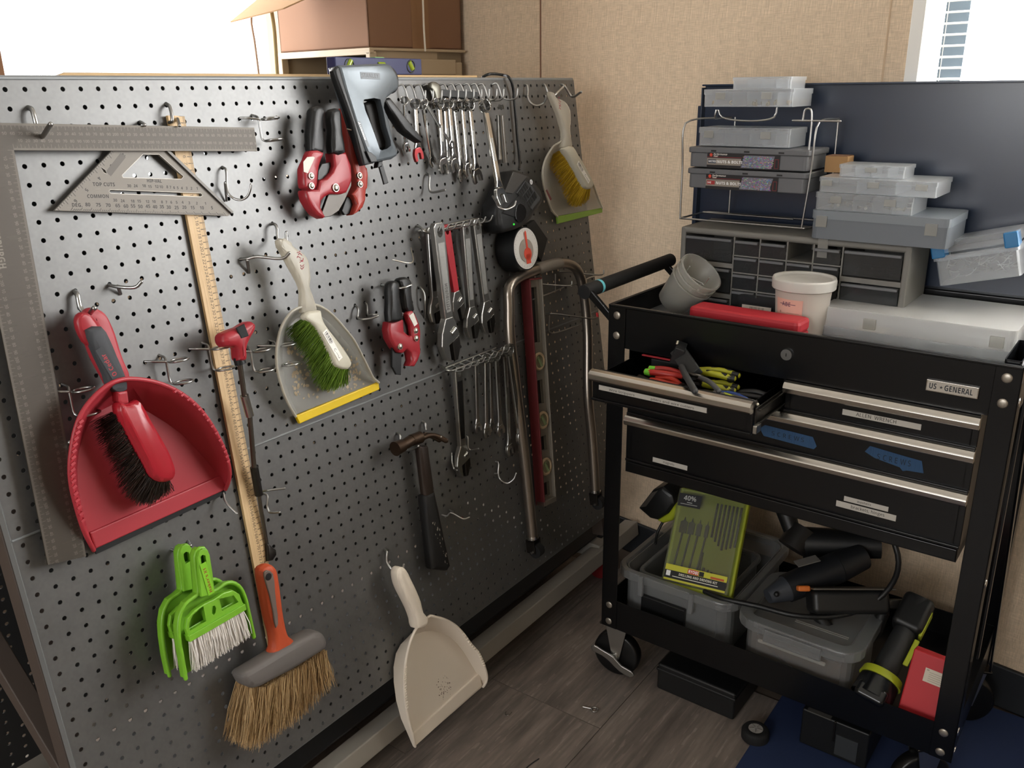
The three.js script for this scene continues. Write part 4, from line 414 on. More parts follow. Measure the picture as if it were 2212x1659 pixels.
for (const [k, where, z] of [['miniRear', 'rear of the two, against the board', 40], ['miniFront', 'front of the two, nearer the viewer', 85]]) {
  const g = pegThing('mini_dustpan', `small lime green dustpan hanging low at left, ${where}`, 'dustpan', 68, 770, z), o = l2(T[k + 'Plate'], g), hole = l2(T[k + 'Hole'], g);
  mesh(g, 'plate', ext(o, 0.003, 0.0008, [hole], -0.02), M.lime);
  const edge = [...o]; mesh(g, 'rim_wall', tube(edge.map(p => V(p.x, p.y, -0.006)), 0.0032, { seg: 60 }), M.lime);
  mesh(g, 'side_wall', (() => { const pos = []; for (let i = 0; i < o.length - 1; i++) { const a = o[i], b = o[i + 1]; const P = [[a.x, a.y, -0.02], [b.x, b.y, -0.02], [b.x, b.y, -0.005], [a.x, a.y, -0.005]]; for (const q of [0, 1, 2, 0, 2, 3]) pos.push(...P[q]); } const q = new THREE.BufferGeometry(); q.setAttribute('position', new THREE.Float32BufferAttribute(pos, 3)); q.computeVertexNormals(); return q; })(), M.lime);
  const b = pegThing('mini_brush', `small lime green brush with white bristles nested in the ${k === 'miniRear' ? 'rear' : 'front'} mini dustpan`, 'brush', 68, 770, z);
  mesh(b, 'brush_body', ext(l2(T[k + 'Body'], b), 0.008, 0.0015, [T[k + 'WinA'], T[k + 'WinB'], T[k + 'WinC']].map(h => l2(h, b)), -0.006), M.lime);
  const top = l2([[64, 674], [69, 667], [75, 666], [81, 670], [83, 679], [81, 708], [77, 740], [55, 735], [60, 699]], b); mesh(b, 'handle', ext(top, 0.006, 0.001, [l2(T[k + 'Hole'], b)], -0.004), M.lime);
  const r = l3(T[k + 'Roots'], b), t = l3(T[k + 'Tips'], b); mesh(b, 'bristle_bar', bar(r[0].clone().add(V(-0.003, 0.003, -0.002)), r[1].clone().add(V(0.003, 0.003, -0.002)), 0.01, 0.014), M.lime);
  if (k === 'miniFront') { const tx = canvasTex(256, 64, (c, w, h) => { c.fillStyle = '#7cc01c'; c.fillRect(0, 0, w, h); c.fillStyle = '#8a3a1a'; c.font = 'bold 40px sans-serif'; c.fillText("Haker's X1", 14, 46); }); decal(b, 'handwriting', 0.052, 0.011, tx, [(70 - 68) * 1e-3, -(712 - 770) * 1e-3, 0.0028], [0, 0, 1.62]); }
  bristles(b, 'bristles', [r[0].setZ(-0.002), r[1].setZ(-0.002)], [t[0], t[1]], 520, 0.0009, 0xd9d2cb, 0xf3eee8, 0.004, 0.004);
}
{ const g = pegThing('scrub_brush', 'wide block brush with natural straw bristles and an orange-grey handle', 'brush', 190, 840, 0);
  mesh(g, 'handle', ext(smooth(l2(T.bbH, g), 2), 0.026, 0.009, [], 0.035), M.orange);
  mesh(g, 'grip_inlay', ext(smooth(l2(T.bbG, g), 2), 0.004, 0.0015, [], 0.0595), std(0x6d5f58, 0.7));
  mesh(g, 'hang_hole', (() => { const p = l2(T.bbHo, g), c = p.reduce((s, q) => s.add(q), new THREE.Vector2()).multiplyScalar(1 / p.length); const q = new THREE.CircleGeometry(0.0062, 16); q.translate(c.x, c.y, 0.0637); return q; })(), M.black);
  mesh(g, 'brush_block', ext(smooth(l2(T.bbB, g), 2), 0.038, 0.009, [], 0.03), M.greyBlock);
  bristles(g, 'bristles', l3(T.bbr, g), l3(T.bbt, g), 2600, 0.0006, 0x8a6a42, 0xd0b283, 0.019, 0.012); }
// ---------------------------------------------------------------- tools on the pegboard
{ const g = pegThing('staple_gun', 'grey and black staple gun lettered STANLEY hanging over the top edge', 'staple gun', 630, 70, 20);
  const body = l2(T.st, g), hole = l2(T.stO, g); mesh(g, 'shell', ext(body, 0.03, 0.004, [hole], 0.014), std(0x5f666b, 0.32, 0.35));
  mesh(g, 'front_strip', ext(l2([[522, -18], [528, -24], [536, -25], [542, 13], [551, 54], [559, 90], [568, 123], [581, 141], [556, 143], [551, 118], [545, 69], [532, 22], [524, -7]], g), 0.016, 0.003, [], 0.026), M.black);
  mesh(g, 'squeeze_lever', ext(l2(T.stL, g), 0.022, 0.004, [], 0.012), M.black);
  mesh(g, 'rear_cap', ext(smooth(l2([[652, -30], [672, -28], [684, -18], [687, -2], [682, 12], [668, 20], [664, -4]], g), 2), 0.03, 0.005, [], 0.006), std(0x2a2c2f, 0.5));
  mesh(g, 'grip_lining', ext(l2(T.stG, g), 0.02, 0.005, [], 0.006), std(0x1c1917, 0.6));
  mesh(g, 'nose_stub', ext(l2(T.stN, g), 0.012, 0.002, [], 0.01), M.black);
  mesh(g, 'vent', ext(l2(T.stV, g), 0.004, 0.001, [], 0.042), M.black);
  const tx = canvasTex(256, 64, (c, w, h) => { c.fillStyle = '#5f666b'; c.fillRect(0, 0, w, h); c.fillStyle = '#24282b'; c.font = 'bold 54px sans-serif'; c.fillText('STANLEY', 10, 50); });
  const p = l2([[604, -9], [650, 122]], g); decal(g, 'lettering', 0.048, 0.0115, tx, [p[0].x, p[0].y, 0.0445], [0, 0, -0.03], 0.4);
  const t2 = canvasTex(256, 40, (c, w, h) => { c.fillStyle = '#666d72'; c.fillRect(0, 0, w, h); c.fillStyle = '#f4f5f5'; c.font = 'italic bold 36px sans-serif'; c.fillText('A', 4, 34); c.font = 'italic bold 30px sans-serif'; c.fillText('LUMINUM', 34, 34); });
  const q = P => l2([P], g)[0]; const a = q([557, 68]), b = q([570, 112]); decal(g, 'lettering', 0.046, 0.007, t2, [(a.x + b.x) / 2, (a.y + b.y) / 2, 0.0445], [0, 0, Math.atan2(b.y - a.y, b.x - a.x)], 0.4); }
function boltAt(g, name, p, r, z, mat = M.bolt) { const c = cyl(r, r * 1.02, 0.004, 16); c.rotateX(Math.PI / 2); const d = new THREE.SphereGeometry(r * 0.85, 12, 6, 0, Math.PI * 2, 0, Math.PI / 2); d.scale(1, 0.5, 1); d.rotateX(Math.PI / 2); d.translate(0, 0, 0.002); mesh(g, name, merge([c, d]), mat, [p.x, p.y, z]); }
{ const g = pegThing('pipe_cutter', 'red ratchet pipe cutter with black grips, front of the pair by the staple gun', 'pipe cutter', 570, 130, 0);
  mesh(g, 'rear_handle', ext(smooth(l2(T.c1a, g), 2), 0.022, 0.006, [], 0.03), M.black); mesh(g, 'front_handle', ext(smooth(l2(T.c1b, g), 2), 0.022, 0.006, [], 0.03), M.black);
  mesh(g, 'ratchet_arm', ext(smooth(l2(T.c1L, g), 2), 0.02, 0.004, [], 0.036), M.redTool); mesh(g, 'jaw_body', ext(l2(T.c1B, g), 0.024, 0.004, [], 0.022), M.redTool);
  mesh(g, 'blade', ext(l2(T.c1K, g), 0.006, 0.001, [], 0.03), M.darkSteel); mesh(g, 'ratchet_plate', ext(l2(T.c1D, g), 0.008, 0.001, [], 0.028), M.black);
  const L = l2(T.c1T, g); mesh(g, 'paper_label', ext(L, 0.0006, 0, [], 0.0562), M.paper);
  l2(T.c1bolt, g).forEach((p, i) => boltAt(g, 'bolt', p, i === 2 ? 0.0072 : 0.0055, i === 2 ? 0.047 : 0.057));
  mesh(g, 'closing_wire', tube([V(-0.03, 0.052, 0.05), V(-0.005, 0.043, 0.06), V(0.02, 0.041, 0.06), V(0.035, 0.045, 0.05), V(0.045, 0.055, 0.03)], 0.0012), M.bolt);
  const r = pegThing('pipe_cutter', 'orange-red ratchet pipe cutter hanging behind the other one by the staple gun', 'pipe cutter', 620, 130, 0);
  mesh(r, 'jaw_body', ext(l2(T.c2B, r), 0.022, 0.004, [], 0.008), M.orangeRed); mesh(r, 'blade', ext(l2(T.c2K, r), 0.006, 0.001, [], 0.012), M.black);
  mesh(r, 'handle_slot', ext(l2([[612, 62], [622, 60], [630, 130], [640, 178], [628, 180], [618, 120]], r), 0.004, 0.001, [], 0.0285), M.black);
  l2(T.c2bolt, r).forEach(p => boltAt(r, 'bolt', p, 0.0058, 0.031)); }
{ const g = pegThing('pipe_cutter', 'small red pipe cutter with black grips hanging alone in the middle of the board', 'pipe cutter', 600, 400, 0);
  mesh(g, 'rear_handle', ext(smooth(l2(T.c3b, g), 2), 0.02, 0.006, [], 0.02), M.black); mesh(g, 'front_handle', ext(smooth(l2(T.c3a, g), 2), 0.02, 0.006, [], 0.036), M.black);
  mesh(g, 'jaw_body', ext(l2(T.c3B, g), 0.022, 0.004, [], 0.024), M.redTool); mesh(g, 'ratchet_arm', ext(smooth(l2(T.c3L, g), 2), 0.014, 0.003, [], 0.034), M.redTool);
  mesh(g, 'blade', ext(l2(T.c3K, g), 0.005, 0.001, [], 0.032), M.black); mesh(g, 'ratchet_plate', ext(l2(T.c3D, g), 0.008, 0.001, [], 0.028), M.darkSteel);
  mesh(g, 'paper_label', ext(l2(T.c3T, g), 0.0006, 0, [], 0.0484), M.paper);
  l2(T.c3bolt, g).forEach(p => boltAt(g, 'bolt', p, 0.006, 0.047));
  const w = l2([[600, 318], [640, 330], [675, 305]], g); mesh(g, 'closing_wire', tube([V(w[0].x, w[0].y, 0.05), V(w[1].x, w[1].y, 0.06), V(w[2].x, w[2].y, 0.03)], 0.0012), M.bolt); }
// combination wrench between the centre of its ring and the centre of its open jaw (peg mm)
function comboWrench(k, label, s, group, o = {}) {
  const [A, B] = T[k], g = pegThing('combination_wrench', label, 'wrench', A[0], A[1], A[2], group), D = l3([B], g)[0], L = Math.hypot(D.x, D.y), mat = o.mat ?? M.chrome;
  g.quaternion.multiply(new THREE.Quaternion().setFromUnitVectors(V(0, -1, 0), D.clone().normalize()));
  const ro = 0.0102 * s, ri = 0.0073 * s, t = 0.006 * s;
  const ring = new THREE.Shape(); ring.absarc(0, 0, ro, 0, 7); const hp = new THREE.Path(); for (let i = 0; i < 24; i++) { const r = ri * (i % 2 ? 1.03 : 0.97), a = i * Math.PI / 12; i ? hp.lineTo(Math.cos(a) * r, Math.sin(a) * r) : hp.moveTo(r, 0); } ring.holes.push(hp);
  const rg = new THREE.ExtrudeGeometry(ring, { depth: t * 1.2, bevelEnabled: true, bevelSize: 0.0008, bevelOffset: -0.0008, bevelThickness: 0.0008, bevelSegments: 2, curveSegments: 18 }); rg.translate(0, 0, -t * 0.6); mesh(g, 'box_end', rg, mat);
  const w1 = 0.0044 * s, w2 = 0.0054 * s; mesh(g, 'shaft', ext([[-w1, -ro * 0.85], [w1, -ro * 0.85], [w2 * 0.9, -L + 0.02 * s], [w2 * 1.5, -L + 0.009 * s], [-w2 * 1.5, -L + 0.009 * s], [-w2 * 0.9, -L + 0.02 * s]].map(p => new THREE.Vector2(...p)), t * 0.8, t * 0.3, [], -t * 0.4), mat);
  const h = new THREE.Shape(), e = 0.0112 * s, j = 0.0052 * s; h.moveTo(-e * 0.55, e * 0.85); h.quadraticCurveTo(-e * 1.25, e * 0.1, -e * 0.85, -e * 1.05); h.lineTo(-j * 0.85, -e * 0.95); h.lineTo(-j * 0.85, -e * 0.05); h.quadraticCurveTo(0, e * 0.3, j * 0.85, -e * 0.05); h.lineTo(j * 0.85, -e * 0.95); h.lineTo(e * 0.85, -e * 1.05); h.quadraticCurveTo(e * 1.25, e * 0.1, e * 0.55, e * 0.85);
  const og = new THREE.ExtrudeGeometry(h, { depth: t * 0.7, bevelEnabled: true, bevelSize: 0.0008, bevelOffset: -0.0008, bevelThickness: 0.0008, bevelSegments: 2, curveSegments: 8 }); og.rotateZ(0.22); og.translate(0, -L, -t * 0.35); mesh(g, 'open_end', og, o.tip ?? mat);
  if (s >= 1.1) mesh(g, 'stamped_panel', bx(-w1 * 0.45, w1 * 0.45, -L * 0.62, -L * 0.36, t * 0.37, t * 0.43), std(0x8f8d88, 0.5, 1));
  return g;
}
const upper = [['shortest bright wrench at the left of the top row, half behind the staple lever', 0.85], ['bright wrench with a red-painted open end in the top row', 1.15], ['slim wrench between the red-tipped wrench and the gap in the top row', 0.95], ['thin wrench hanging askew across its neighbours in the top row', 0.7], ['bright wide wrench right of the askew one in the top row', 1.3], ['dull wrench hidden behind the bright wide pair in the top row', 1.15], ['wrench just left of the middle of the right-hand group in the top row', 1.2], ['medium wrench in the rear layer of the right-hand group, top row', 1.2], ['second wrench from the right end of the clustered top row', 1.2], ['rightmost wrench of the clustered top row', 1.35], ['longest wrench of the top row, hanging alone down to the charger', 1.6]];
upper.forEach(([l, s], i) => comboWrench('w' + i, l, s, 'combination wrenches in the top row', i === 1 ? { tip: std(0xb8474a, 0.35, 0.7) } : {}));
{ const g = pegThing('ratchet_wrench', 'pair of stubby chrome wrenches hung together right of the longest wrench', 'wrench', T.wx[0][0], T.wx[0][1], T.wx[0][2]);
  const B = l3(T.wx, g)[1], C = l3(T.wy, g);
  for (const [a, b] of [[V(0, 0, 0), B], [C[0], C[1]]]) { const s = new THREE.Shape(); s.absarc(0, 0, 0.0115, 0, 7); const h = new THREE.Path(); h.absarc(0, 0, 0.0062, 0, 7); s.holes.push(h); const q = new THREE.ExtrudeGeometry(s, { depth: 0.006, bevelSize: 0.001, bevelThickness: 0.001, bevelOffset: -0.001, bevelSegments: 1 }); q.scale(0.9, 1.25, 1); q.translate(a.x, a.y, a.z - 0.003); mesh(g, 'ratchet_head', q, M.steel); mesh(g, 'handle', rod(V(a.x, a.y - 0.012, a.z), b, 0.0052, 0.0066), M.steel); } }
{ const g = pegThing('tack_hammer', 'black-handled tack hammer with a steel head lying behind the wrench hooks', 'hammer', T.thm[0][0], T.thm[0][1], 10);
  const e = l3(T.thm, g)[1]; mesh(g, 'handle', bar(V(0, -0.002, 0), e, 0.014, 0.012), std(0x2c2e2f, 0.6)); mesh(g, 'head', ext(smooth([[-0.014, 0.016], [0.004, 0.018], [0.016, 0.008], [0.012, -0.012], [0.0, -0.03], [-0.01, -0.034], [-0.006, -0.018], [-0.008, -0.002], [-0.016, 0.006]].map(p => new THREE.Vector2(...p)), 2), 0.012, 0.003, [], -0.004), std(0x6d6b62, 0.4, 0.8)); }
// adjustable wrench from its hanging hole to its jaw
function adjustable(k, label, s, group, gripMat, o = {}) {
  const [A, B] = T[k], g = pegThing('adjustable_wrench', label, 'wrench', A[0], A[1], A[2], group), D = l3([B], g)[0], L = Math.hypot(D.x, D.y); g.quaternion.multiply(new THREE.Quaternion().setFromUnitVectors(V(0, -1, 0), D.clone().normalize()));
  const mat = o.mat ?? M.steel, w = 0.0105 * s, t = 0.009 * s, p2 = (x, y) => new THREE.Vector2(x, y);
  const sh = [p2(-w, 0.008 * s), p2(-w * 0.6, 0.0125 * s), p2(w * 0.6, 0.0125 * s), p2(w, 0.008 * s), p2(w * 0.92, -L * 0.35), p2(w * 0.75, -L + 0.03 * s), p2(-w * 0.75, -L + 0.03 * s), p2(-w * 0.92, -L * 0.35)];
  const hole = [...Array(14)].map((_, i) => p2(Math.cos(-i * Math.PI / 7) * w * 0.62, Math.sin(-i * Math.PI / 7) * w * 0.75));
  mesh(g, 'handle', ext(sh, t, 0.0014, [hole], -t / 2), gripMat ?? mat);
  if (!gripMat) mesh(g, 'stamped_panel', ext([p2(-w * 0.62, -0.014 * s), p2(w * 0.62, -0.014 * s), p2(w * 0.5, -L + 0.045 * s), p2(-w * 0.5, -L + 0.045 * s)], 0.0006, 0, [], t / 2 - 0.0001), std(o.panel ?? 0x9d9c98, 0.5, 0.9));
  if (o.text) { const tx = canvasTex(512, 48, (c, W, H) => { c.fillStyle = '#a5a4a0'; c.fillRect(0, 0, W, H); c.fillStyle = '#5c5b58'; c.font = 'bold 42px sans-serif'; c.fillText(o.text, 20, 40); }); mesh(g, 'lettering', new THREE.PlaneGeometry(L * 0.5, w * 0.9), std(0xffffff, 0.45, 0.8, { map: tx }), [0, -L * 0.48, t / 2 + 0.0008], [0, 0, Math.PI / 2]); }
  const H = 0.014 * s; mesh(g, 'head', ext([p2(-w * 0.75, -L + 0.032 * s), p2(w * 0.75, -L + 0.032 * s), p2(H * 0.95, -L + 0.02 * s), p2(H * 1.25, -L + 0.004 * s), p2(H * 0.3, -L - 0.002 * s), p2(-H * 0.55, -L - 0.006 * s), p2(-H * 0.3, -L - 0.03 * s), p2(-H * 1.0, -L - 0.024 * s), p2(-H * 1.5, -L - 0.004 * s), p2(-H * 1.25, -L + 0.014 * s)], t * 1.1, 0.0016, [], -t * 0.55), mat);
  mesh(g, 'movable_jaw', ext([p2(H * 0.2, -L - 0.002 * s), p2(H * 1.3, -L + 0.004 * s), p2(H * 1.35, -L - 0.012 * s), p2(H * 0.75, -L - 0.03 * s), p2(H * 0.3, -L - 0.03 * s)], t * 0.9, 0.0014, [], -t * 0.45), o.jaw ?? M.darkSteel);
  const ws = []; for (let i = 0; i < 5; i++) { const c = cyl(0.0042 * s, 0.0042 * s, 0.0014 * s, 12); c.translate(0, (i - 2) * 0.0024 * s, 0); ws.push(c); } const core = cyl(0.003 * s, 0.003 * s, 0.012 * s, 10); const wg = merge([...ws, core]); wg.rotateZ(Math.PI / 2 + 0.5); wg.translate(H * 0.35, -L + 0.012 * s, t * 0.42); mesh(g, 'worm_screw', wg, M.steel);
}
const ADJ = 'adjustable wrenches on the upper wrench rail';
adjustable('a0', 'slim adjustable wrench at the left end of the upper wrench rail', 0.9, ADJ, null, { panel: 0x3a3a3a });
adjustable('a1', 'largest adjustable wrench, stamped PITTSBURGH, on the upper wrench rail', 1.5, ADJ, null, { text: 'PITTSBURGH' });
adjustable('a2', 'adjustable wrench with a red dipped handle on the upper wrench rail', 1.05, ADJ, std(0xa8202c, 0.5));
adjustable('a3', 'rust-spotted adjustable wrench right of the red-handled one', 1.15, ADJ, null, {});
adjustable('a4', 'adjustable wrench at the right end of the upper wrench rail', 1.2, ADJ, null, {});
adjustable('a5', 'adjustable wrench with dark panel at the left end of the lower wrench rail', 1.15, undefined, null, { panel: 0x2c2b2a });
['leftmost dark combination wrench on the lower rail', 'second dark combination wrench from the left on the lower rail', 'short dark wrench half hidden in the middle of the lower rail', 'flat wrench with round lower ring in the middle of the lower rail', 'long dark wrench behind the front one on the lower rail', 'rightmost large combination wrench at the end of the lower rail'].forEach((l, i) => comboWrench('b' + i, l, [1, 1.05, 0.95, 1.2, 1.3, 1.5][i], 'combination wrenches on the lower rail', { mat: M.steel }));
function wrenchRail(k, label, n) {
  const g = pegThing('wrench_rail', label, 'hook rail', T[k][0][0], T[k][0][1], 0), P = l3(T[k], g); mesh(g, 'bar', tube(P, 0.0026), M.wire); const a = P[3], b = P[5];
  mesh(g, 'back_bar', tube([a.clone().add(V(0, 0.004, -0.02)), b.clone().add(V(0, 0.004, -0.02))], 0.0022), M.wire);
  for (let i = 0; i < n; i++) { const p = a.clone().lerp(b, (i + 0.5) / n); mesh(g, 'hook_pin', tube([p.clone().add(V(-0.004, 0.002, -0.02)), p.clone().add(V(0, -0.004, 0.0)), p.clone().add(V(0.004, -0.002, 0.018)), p.clone().add(V(0.006, 0.007, 0.024))], 0.0019), M.wire); }
}
wrenchRail('rail1', 'upper wire hook rail carrying the row of adjustable wrenches', 9);
wrenchRail('rail2', 'lower wire hook rail carrying the cluster of dark wrenches', 8);
// bent tube with casters
{ const g = pegThing('tube_frame', 'bent steel tube in an upside-down U with a small caster on each end', 'tube frame', 1090, 700, 0), P = l3(T.tube, g);
  mesh(g, 'tube', tube(P, 0.0125, { seg: 90, rad: 16, open: true }), std(0x8e857c, 0.3, 0.9));
  mesh(g, 'sleeve', tube([P[8], P[9], P[10]], 0.0136, { seg: 10, rad: 16, open: true }), std(0x7b736b, 0.6));
  for (const [p, s] of [[P[0], 1], [P[P.length - 1], 1]]) {
    mesh(g, 'end_collar', (() => { const c = cyl(0.0145, 0.0145, 0.006, 20); return c; })(), M.chrome, [p.x, p.y, p.z]);
    mesh(g, 'caster_fork', merge([bx(-0.014, -0.011, -0.034, 0.0, -0.012, 0.012, 0.001), bx(0.011, 0.014, -0.034, 0, -0.012, 0.012, 0.001), bx(-0.014, 0.014, -0.006, 0, -0.012, 0.012, 0.001)]), M.darkSteel, [p.x, p.y - 0.003, p.z]);
    mesh(g, 'caster_wheel', (() => { const c = cyl(0.017, 0.017, 0.02, 20); c.rotateZ(Math.PI / 2); return c; })(), M.rubber, [p.x + 0.001, p.y - 0.033, p.z + 0.006]);
    mesh(g, 'axle', (() => { const c = cyl(0.0035, 0.0035, 0.034, 8); c.rotateZ(Math.PI / 2); return c; })(), M.chrome, [p.x, p.y - 0.033, p.z + 0.004]);
  } }
// spirit level
{ const g = pegThing('spirit_level', 'long spirit level with red edges and three round vials, inside the bent tube', 'level', 1072, 434, 8); const e = l2([[1018, 980]], g)[0], L = -e.y, W = 0.052; g.quaternion.multiply(new THREE.Quaternion().setFromAxisAngle(V(0, 0, 1), Math.atan2(e.x, -e.y)));
  const T2 = 0.027, h = W / 2, redM = std(0x611e20, 0.5), web = std(0x8a8378, 0.45, 0.5);
  mesh(g, 'flange', bx(-h, -h + 0.004, -L, 0, 0, T2, 0.001), redM); mesh(g, 'flange', bx(h - 0.004, h, -L, 0, 0, T2, 0.001), web);
  mesh(g, 'end_cap', bx(-h, h, -0.004, 0, 0, T2, 0.001), redM); mesh(g, 'end_cap', bx(-h, h, -L, -L + 0.012, 0.002, T2, 0.001), web);
  const s = [[-h + 0.004, 0], [h - 0.004, 0], [h - 0.004, -L], [-h + 0.004, -L]].map(p => new THREE.Vector2(...p)); const vs = [0.36, 0.62, 0.83].map(k => -L * k), slots = [[-0.02, -L * 0.28], [-L * 0.44, -L * 0.55], [-L * 0.69, -L * 0.76], [-L * 0.9, -L + 0.018]].map(([a, b]) => [[-h + 0.012, a], [h - 0.012, a], [h - 0.012, b], [-h + 0.012, b]].map(p => new THREE.Vector2(...p)));
  mesh(g, 'web', ext(s, 0.008, 0.001, slots, 0.009), web); for (const sl of slots) mesh(g, 'slot_back', ext(sl, 0.002, 0, [], 0.006), std(0x1c1c1b, 0.7));
  for (const y of vs) { mesh(g, 'vial_ring', (() => { const q = new THREE.TorusGeometry(0.0185, 0.0035, 8, 28); return q; })(), std(0xb39b7c, 0.5), [0, y, 0.02]); mesh(g, 'vial', (() => { const q = cyl(0.017, 0.017, 0.006, 24); q.rotateX(Math.PI / 2); return q; })(), phys(0xb7b08e, 0.15, { transmission: 0.5, thickness: 0.004 }), [0, y, 0.018]); mesh(g, 'bubble_tube', (() => { const q = cyl(0.0045, 0.0045, 0.026, 10); q.rotateZ(0.6); return q; })(), std(0x6f7a55, 0.3), [0, y, 0.021]); } }
// battery charger
{ const g = pegThing('battery_charger', 'black battery charger with slotted vents and a green light hanging by its cord', 'charger', 1000, 270, 0);
  mesh(g, 'body', ext(smooth(l2(T.ch, g), 1), 0.05, 0.01, [], 0.008), std(0x121314, 0.55));
  mesh(g, 'top_face', ext(l2(T.chT, g), 0.003, 0.001, [], 0.0575), std(0x3a3734, 0.5));
  mesh(g, 'vent_field', ext(l2(T.chG, g), 0.002, 0.0005, [], 0.0575), std(0x3c3f42, 0.5));
  const V4 = l2(T.chG, g), A = V4[6], Bp = V4[0], C = V4[2]; for (let i = 0; i < 5; i++) for (let j = 0; j < 3; j++) { const p = A.clone().lerp(Bp, 0.1 + i * 0.2).add(C.clone().sub(Bp).multiplyScalar(0.06 + j * 0.28)); mesh(g, 'vent_slot', bx(-0.0032, 0.0032, -0.0075, 0.0075, 0, 0.0012), M.black, [p.x + 0.004, p.y - 0.006, 0.0592], [0, 0, 0.62]); }
  mesh(g, 'front_plate', ext(l2(T.chP, g), 0.002, 0.0006, [], 0.0582), std(0x232426, 0.4));
  mesh(g, 'battery_well', ext(smooth(l2(T.chD, g), 2), 0.003, 0.001, [], 0.0592), std(0x0b0b0c, 0.3));
  const lp = l2(T.chl, g)[0]; mesh(g, 'status_light', new THREE.SphereGeometry(0.0024, 10, 8), std(0x36c83c, 0.4, 0, { emissive: 0x2fe03a, emissiveIntensity: 0.5 }), [lp.x, lp.y, 0.0585]);
  const b = l2([[1118, 232]], g)[0]; const tx = canvasTex(64, 64, (c, w) => { c.fillStyle = '#333638'; c.fillRect(0, 0, w, w); c.fillStyle = '#c9cbcc'; c.beginPath(); c.arc(32, 32, 30, 0, 7); c.fill(); c.fillStyle = '#2c2f31'; c.fillRect(14, 22, 12, 8); c.fillRect(36, 18, 10, 10); c.fillRect(16, 38, 10, 9); c.fillRect(36, 38, 12, 8); }); const q = new THREE.CircleGeometry(0.006, 20); const vp = V4[1].clone().lerp(V4[0], 0.3); mesh(g, 'round_badge', q, std(0xffffff, 0.5, 0, { map: tx }), [vp.x + 0.006, vp.y + 0.004, 0.0602]);
  mesh(g, 'brand_strip', ext(l2([[1118, 240], [1124, 238], [1139, 262], [1133, 264]], g), 0.0006, 0, [], 0.0585), std(0x5a2224, 0.5));
  mesh(g, 'cord', tube(l3(T.cord, g), 0.0032), M.black); }
// dial angle finder
{ const [c, l, r, t, b] = T.af, g = pegThing('angle_finder', 'round white dial angle finder with a red pendulum on a black base', 'angle finder', c[0], c[1], 5), R = 0.049;
  mesh(g, 'base_plate', ext(l2(T.afP, g), 0.012, 0.001, [], 0), M.black); mesh(g, 'base_face', ext(l2([[1040, 305], [1062, 300], [1092, 352], [1078, 392], [1060, 350]], g), 0.001, 0, [], 0.0122), std(0xb3a48c, 0.5));
  mesh(g, 'case', (() => { const q = cyl(R, R + 0.003, 0.046, 40); q.rotateX(Math.PI / 2); q.translate(0, 0, 0.024); return q; })(), M.black);
  const tx = canvasTex(256, 256, (x, w) => { x.fillStyle = '#d9d6d2'; x.fillRect(0, 0, w, w); x.translate(128, 128); x.strokeStyle = '#555'; for (let i = 0; i < 72; i++) { x.rotate(Math.PI / 36); x.beginPath(); x.moveTo(0, -122); x.lineTo(0, i % 3 ? -114 : -106); x.stroke(); } });
  const dg = new THREE.CircleGeometry(R - 0.003, 40); mesh(g, 'dial', dg, std(0xffffff, 0.4, 0, { map: tx }), [0, 0, 0.0475]);
  mesh(g, 'inner_disc', (() => { const q = cyl(0.026, 0.026, 0.002, 30); q.rotateX(Math.PI / 2); return q; })(), std(0x9d958d, 0.4), [-0.002, -0.004, 0.0488]);
  mesh(g, 'pointer', merge([ext([[-0.003, 0.036], [0.0, 0.04], [0.0025, 0.036], [0.003, -0.004], [-0.003, -0.004]].map(p => new THREE.Vector2(...p)), 0.001, 0, [], 0.0502), (() => { const q = cyl(0.014, 0.014, 0.001, 24); q.rotateX(Math.PI / 2); q.translate(0, -0.012, 0.0507); return q; })(), bx(-0.008, 0.008, -0.034, -0.012, 0.0502, 0.0512)]), std(0xd9503c, 0.5)); }
// claw hammer
{ const g = pegThing('claw_hammer', 'old rusty claw hammer with a worn black grip hanging on two hooks', 'hammer', 640, 640, 0);
  mesh(g, 'shaft', ext(smooth(l2(T.hmH, g), 1), 0.018, 0.006, [], 0.022), std(0x2b2019, 0.5, 0.3)); mesh(g, 'grip', ext(smooth(l2(T.hmG, g), 1), 0.03, 0.01, [], 0.014), std(0x0d0c0c, 0.6));
  const P = l3(T.hmHd, g); mesh(g, 'head', merge([rod(P[0], P[1], 0.0145, 0.0125, 20), rod(P[1], P[2], 0.0105, 0.011, 16), rod(P[2], P[3], 0.0115, 0.0125, 16)]), std(0x3d2e22, 0.45, 0.75));
  for (const s of [-1, 1]) mesh(g, 'claw', tube([P[3].clone().add(V(0, -0.002, s * 0.004)), P[4].clone().add(V(0, 0.001, s * 0.006)), P[5].clone().add(V(0, 0, s * 0.008)), P[6].clone().add(V(0, 0, s * 0.009))], 0.0055, { rad: 8 }), std(0x3d2e22, 0.45, 0.75));
  const f = []; for (let i = 0; i < 26; i++) { const t = rnd(), a = l2([[605 + t * 30, 850 + t * 160]], g)[0]; const q = new THREE.CircleGeometry(rr(0.0008, 0.0022), 5); q.scale(0.7, rr(1, 2.2), 1); q.translate(a.x + rr(-0.008, 0.008), a.y, 0.0442); f.push(q); } mesh(g, 'paint_flecks', merge(f), std(0x9b948a, 0.8)).userData.kind = 'stuff'; }
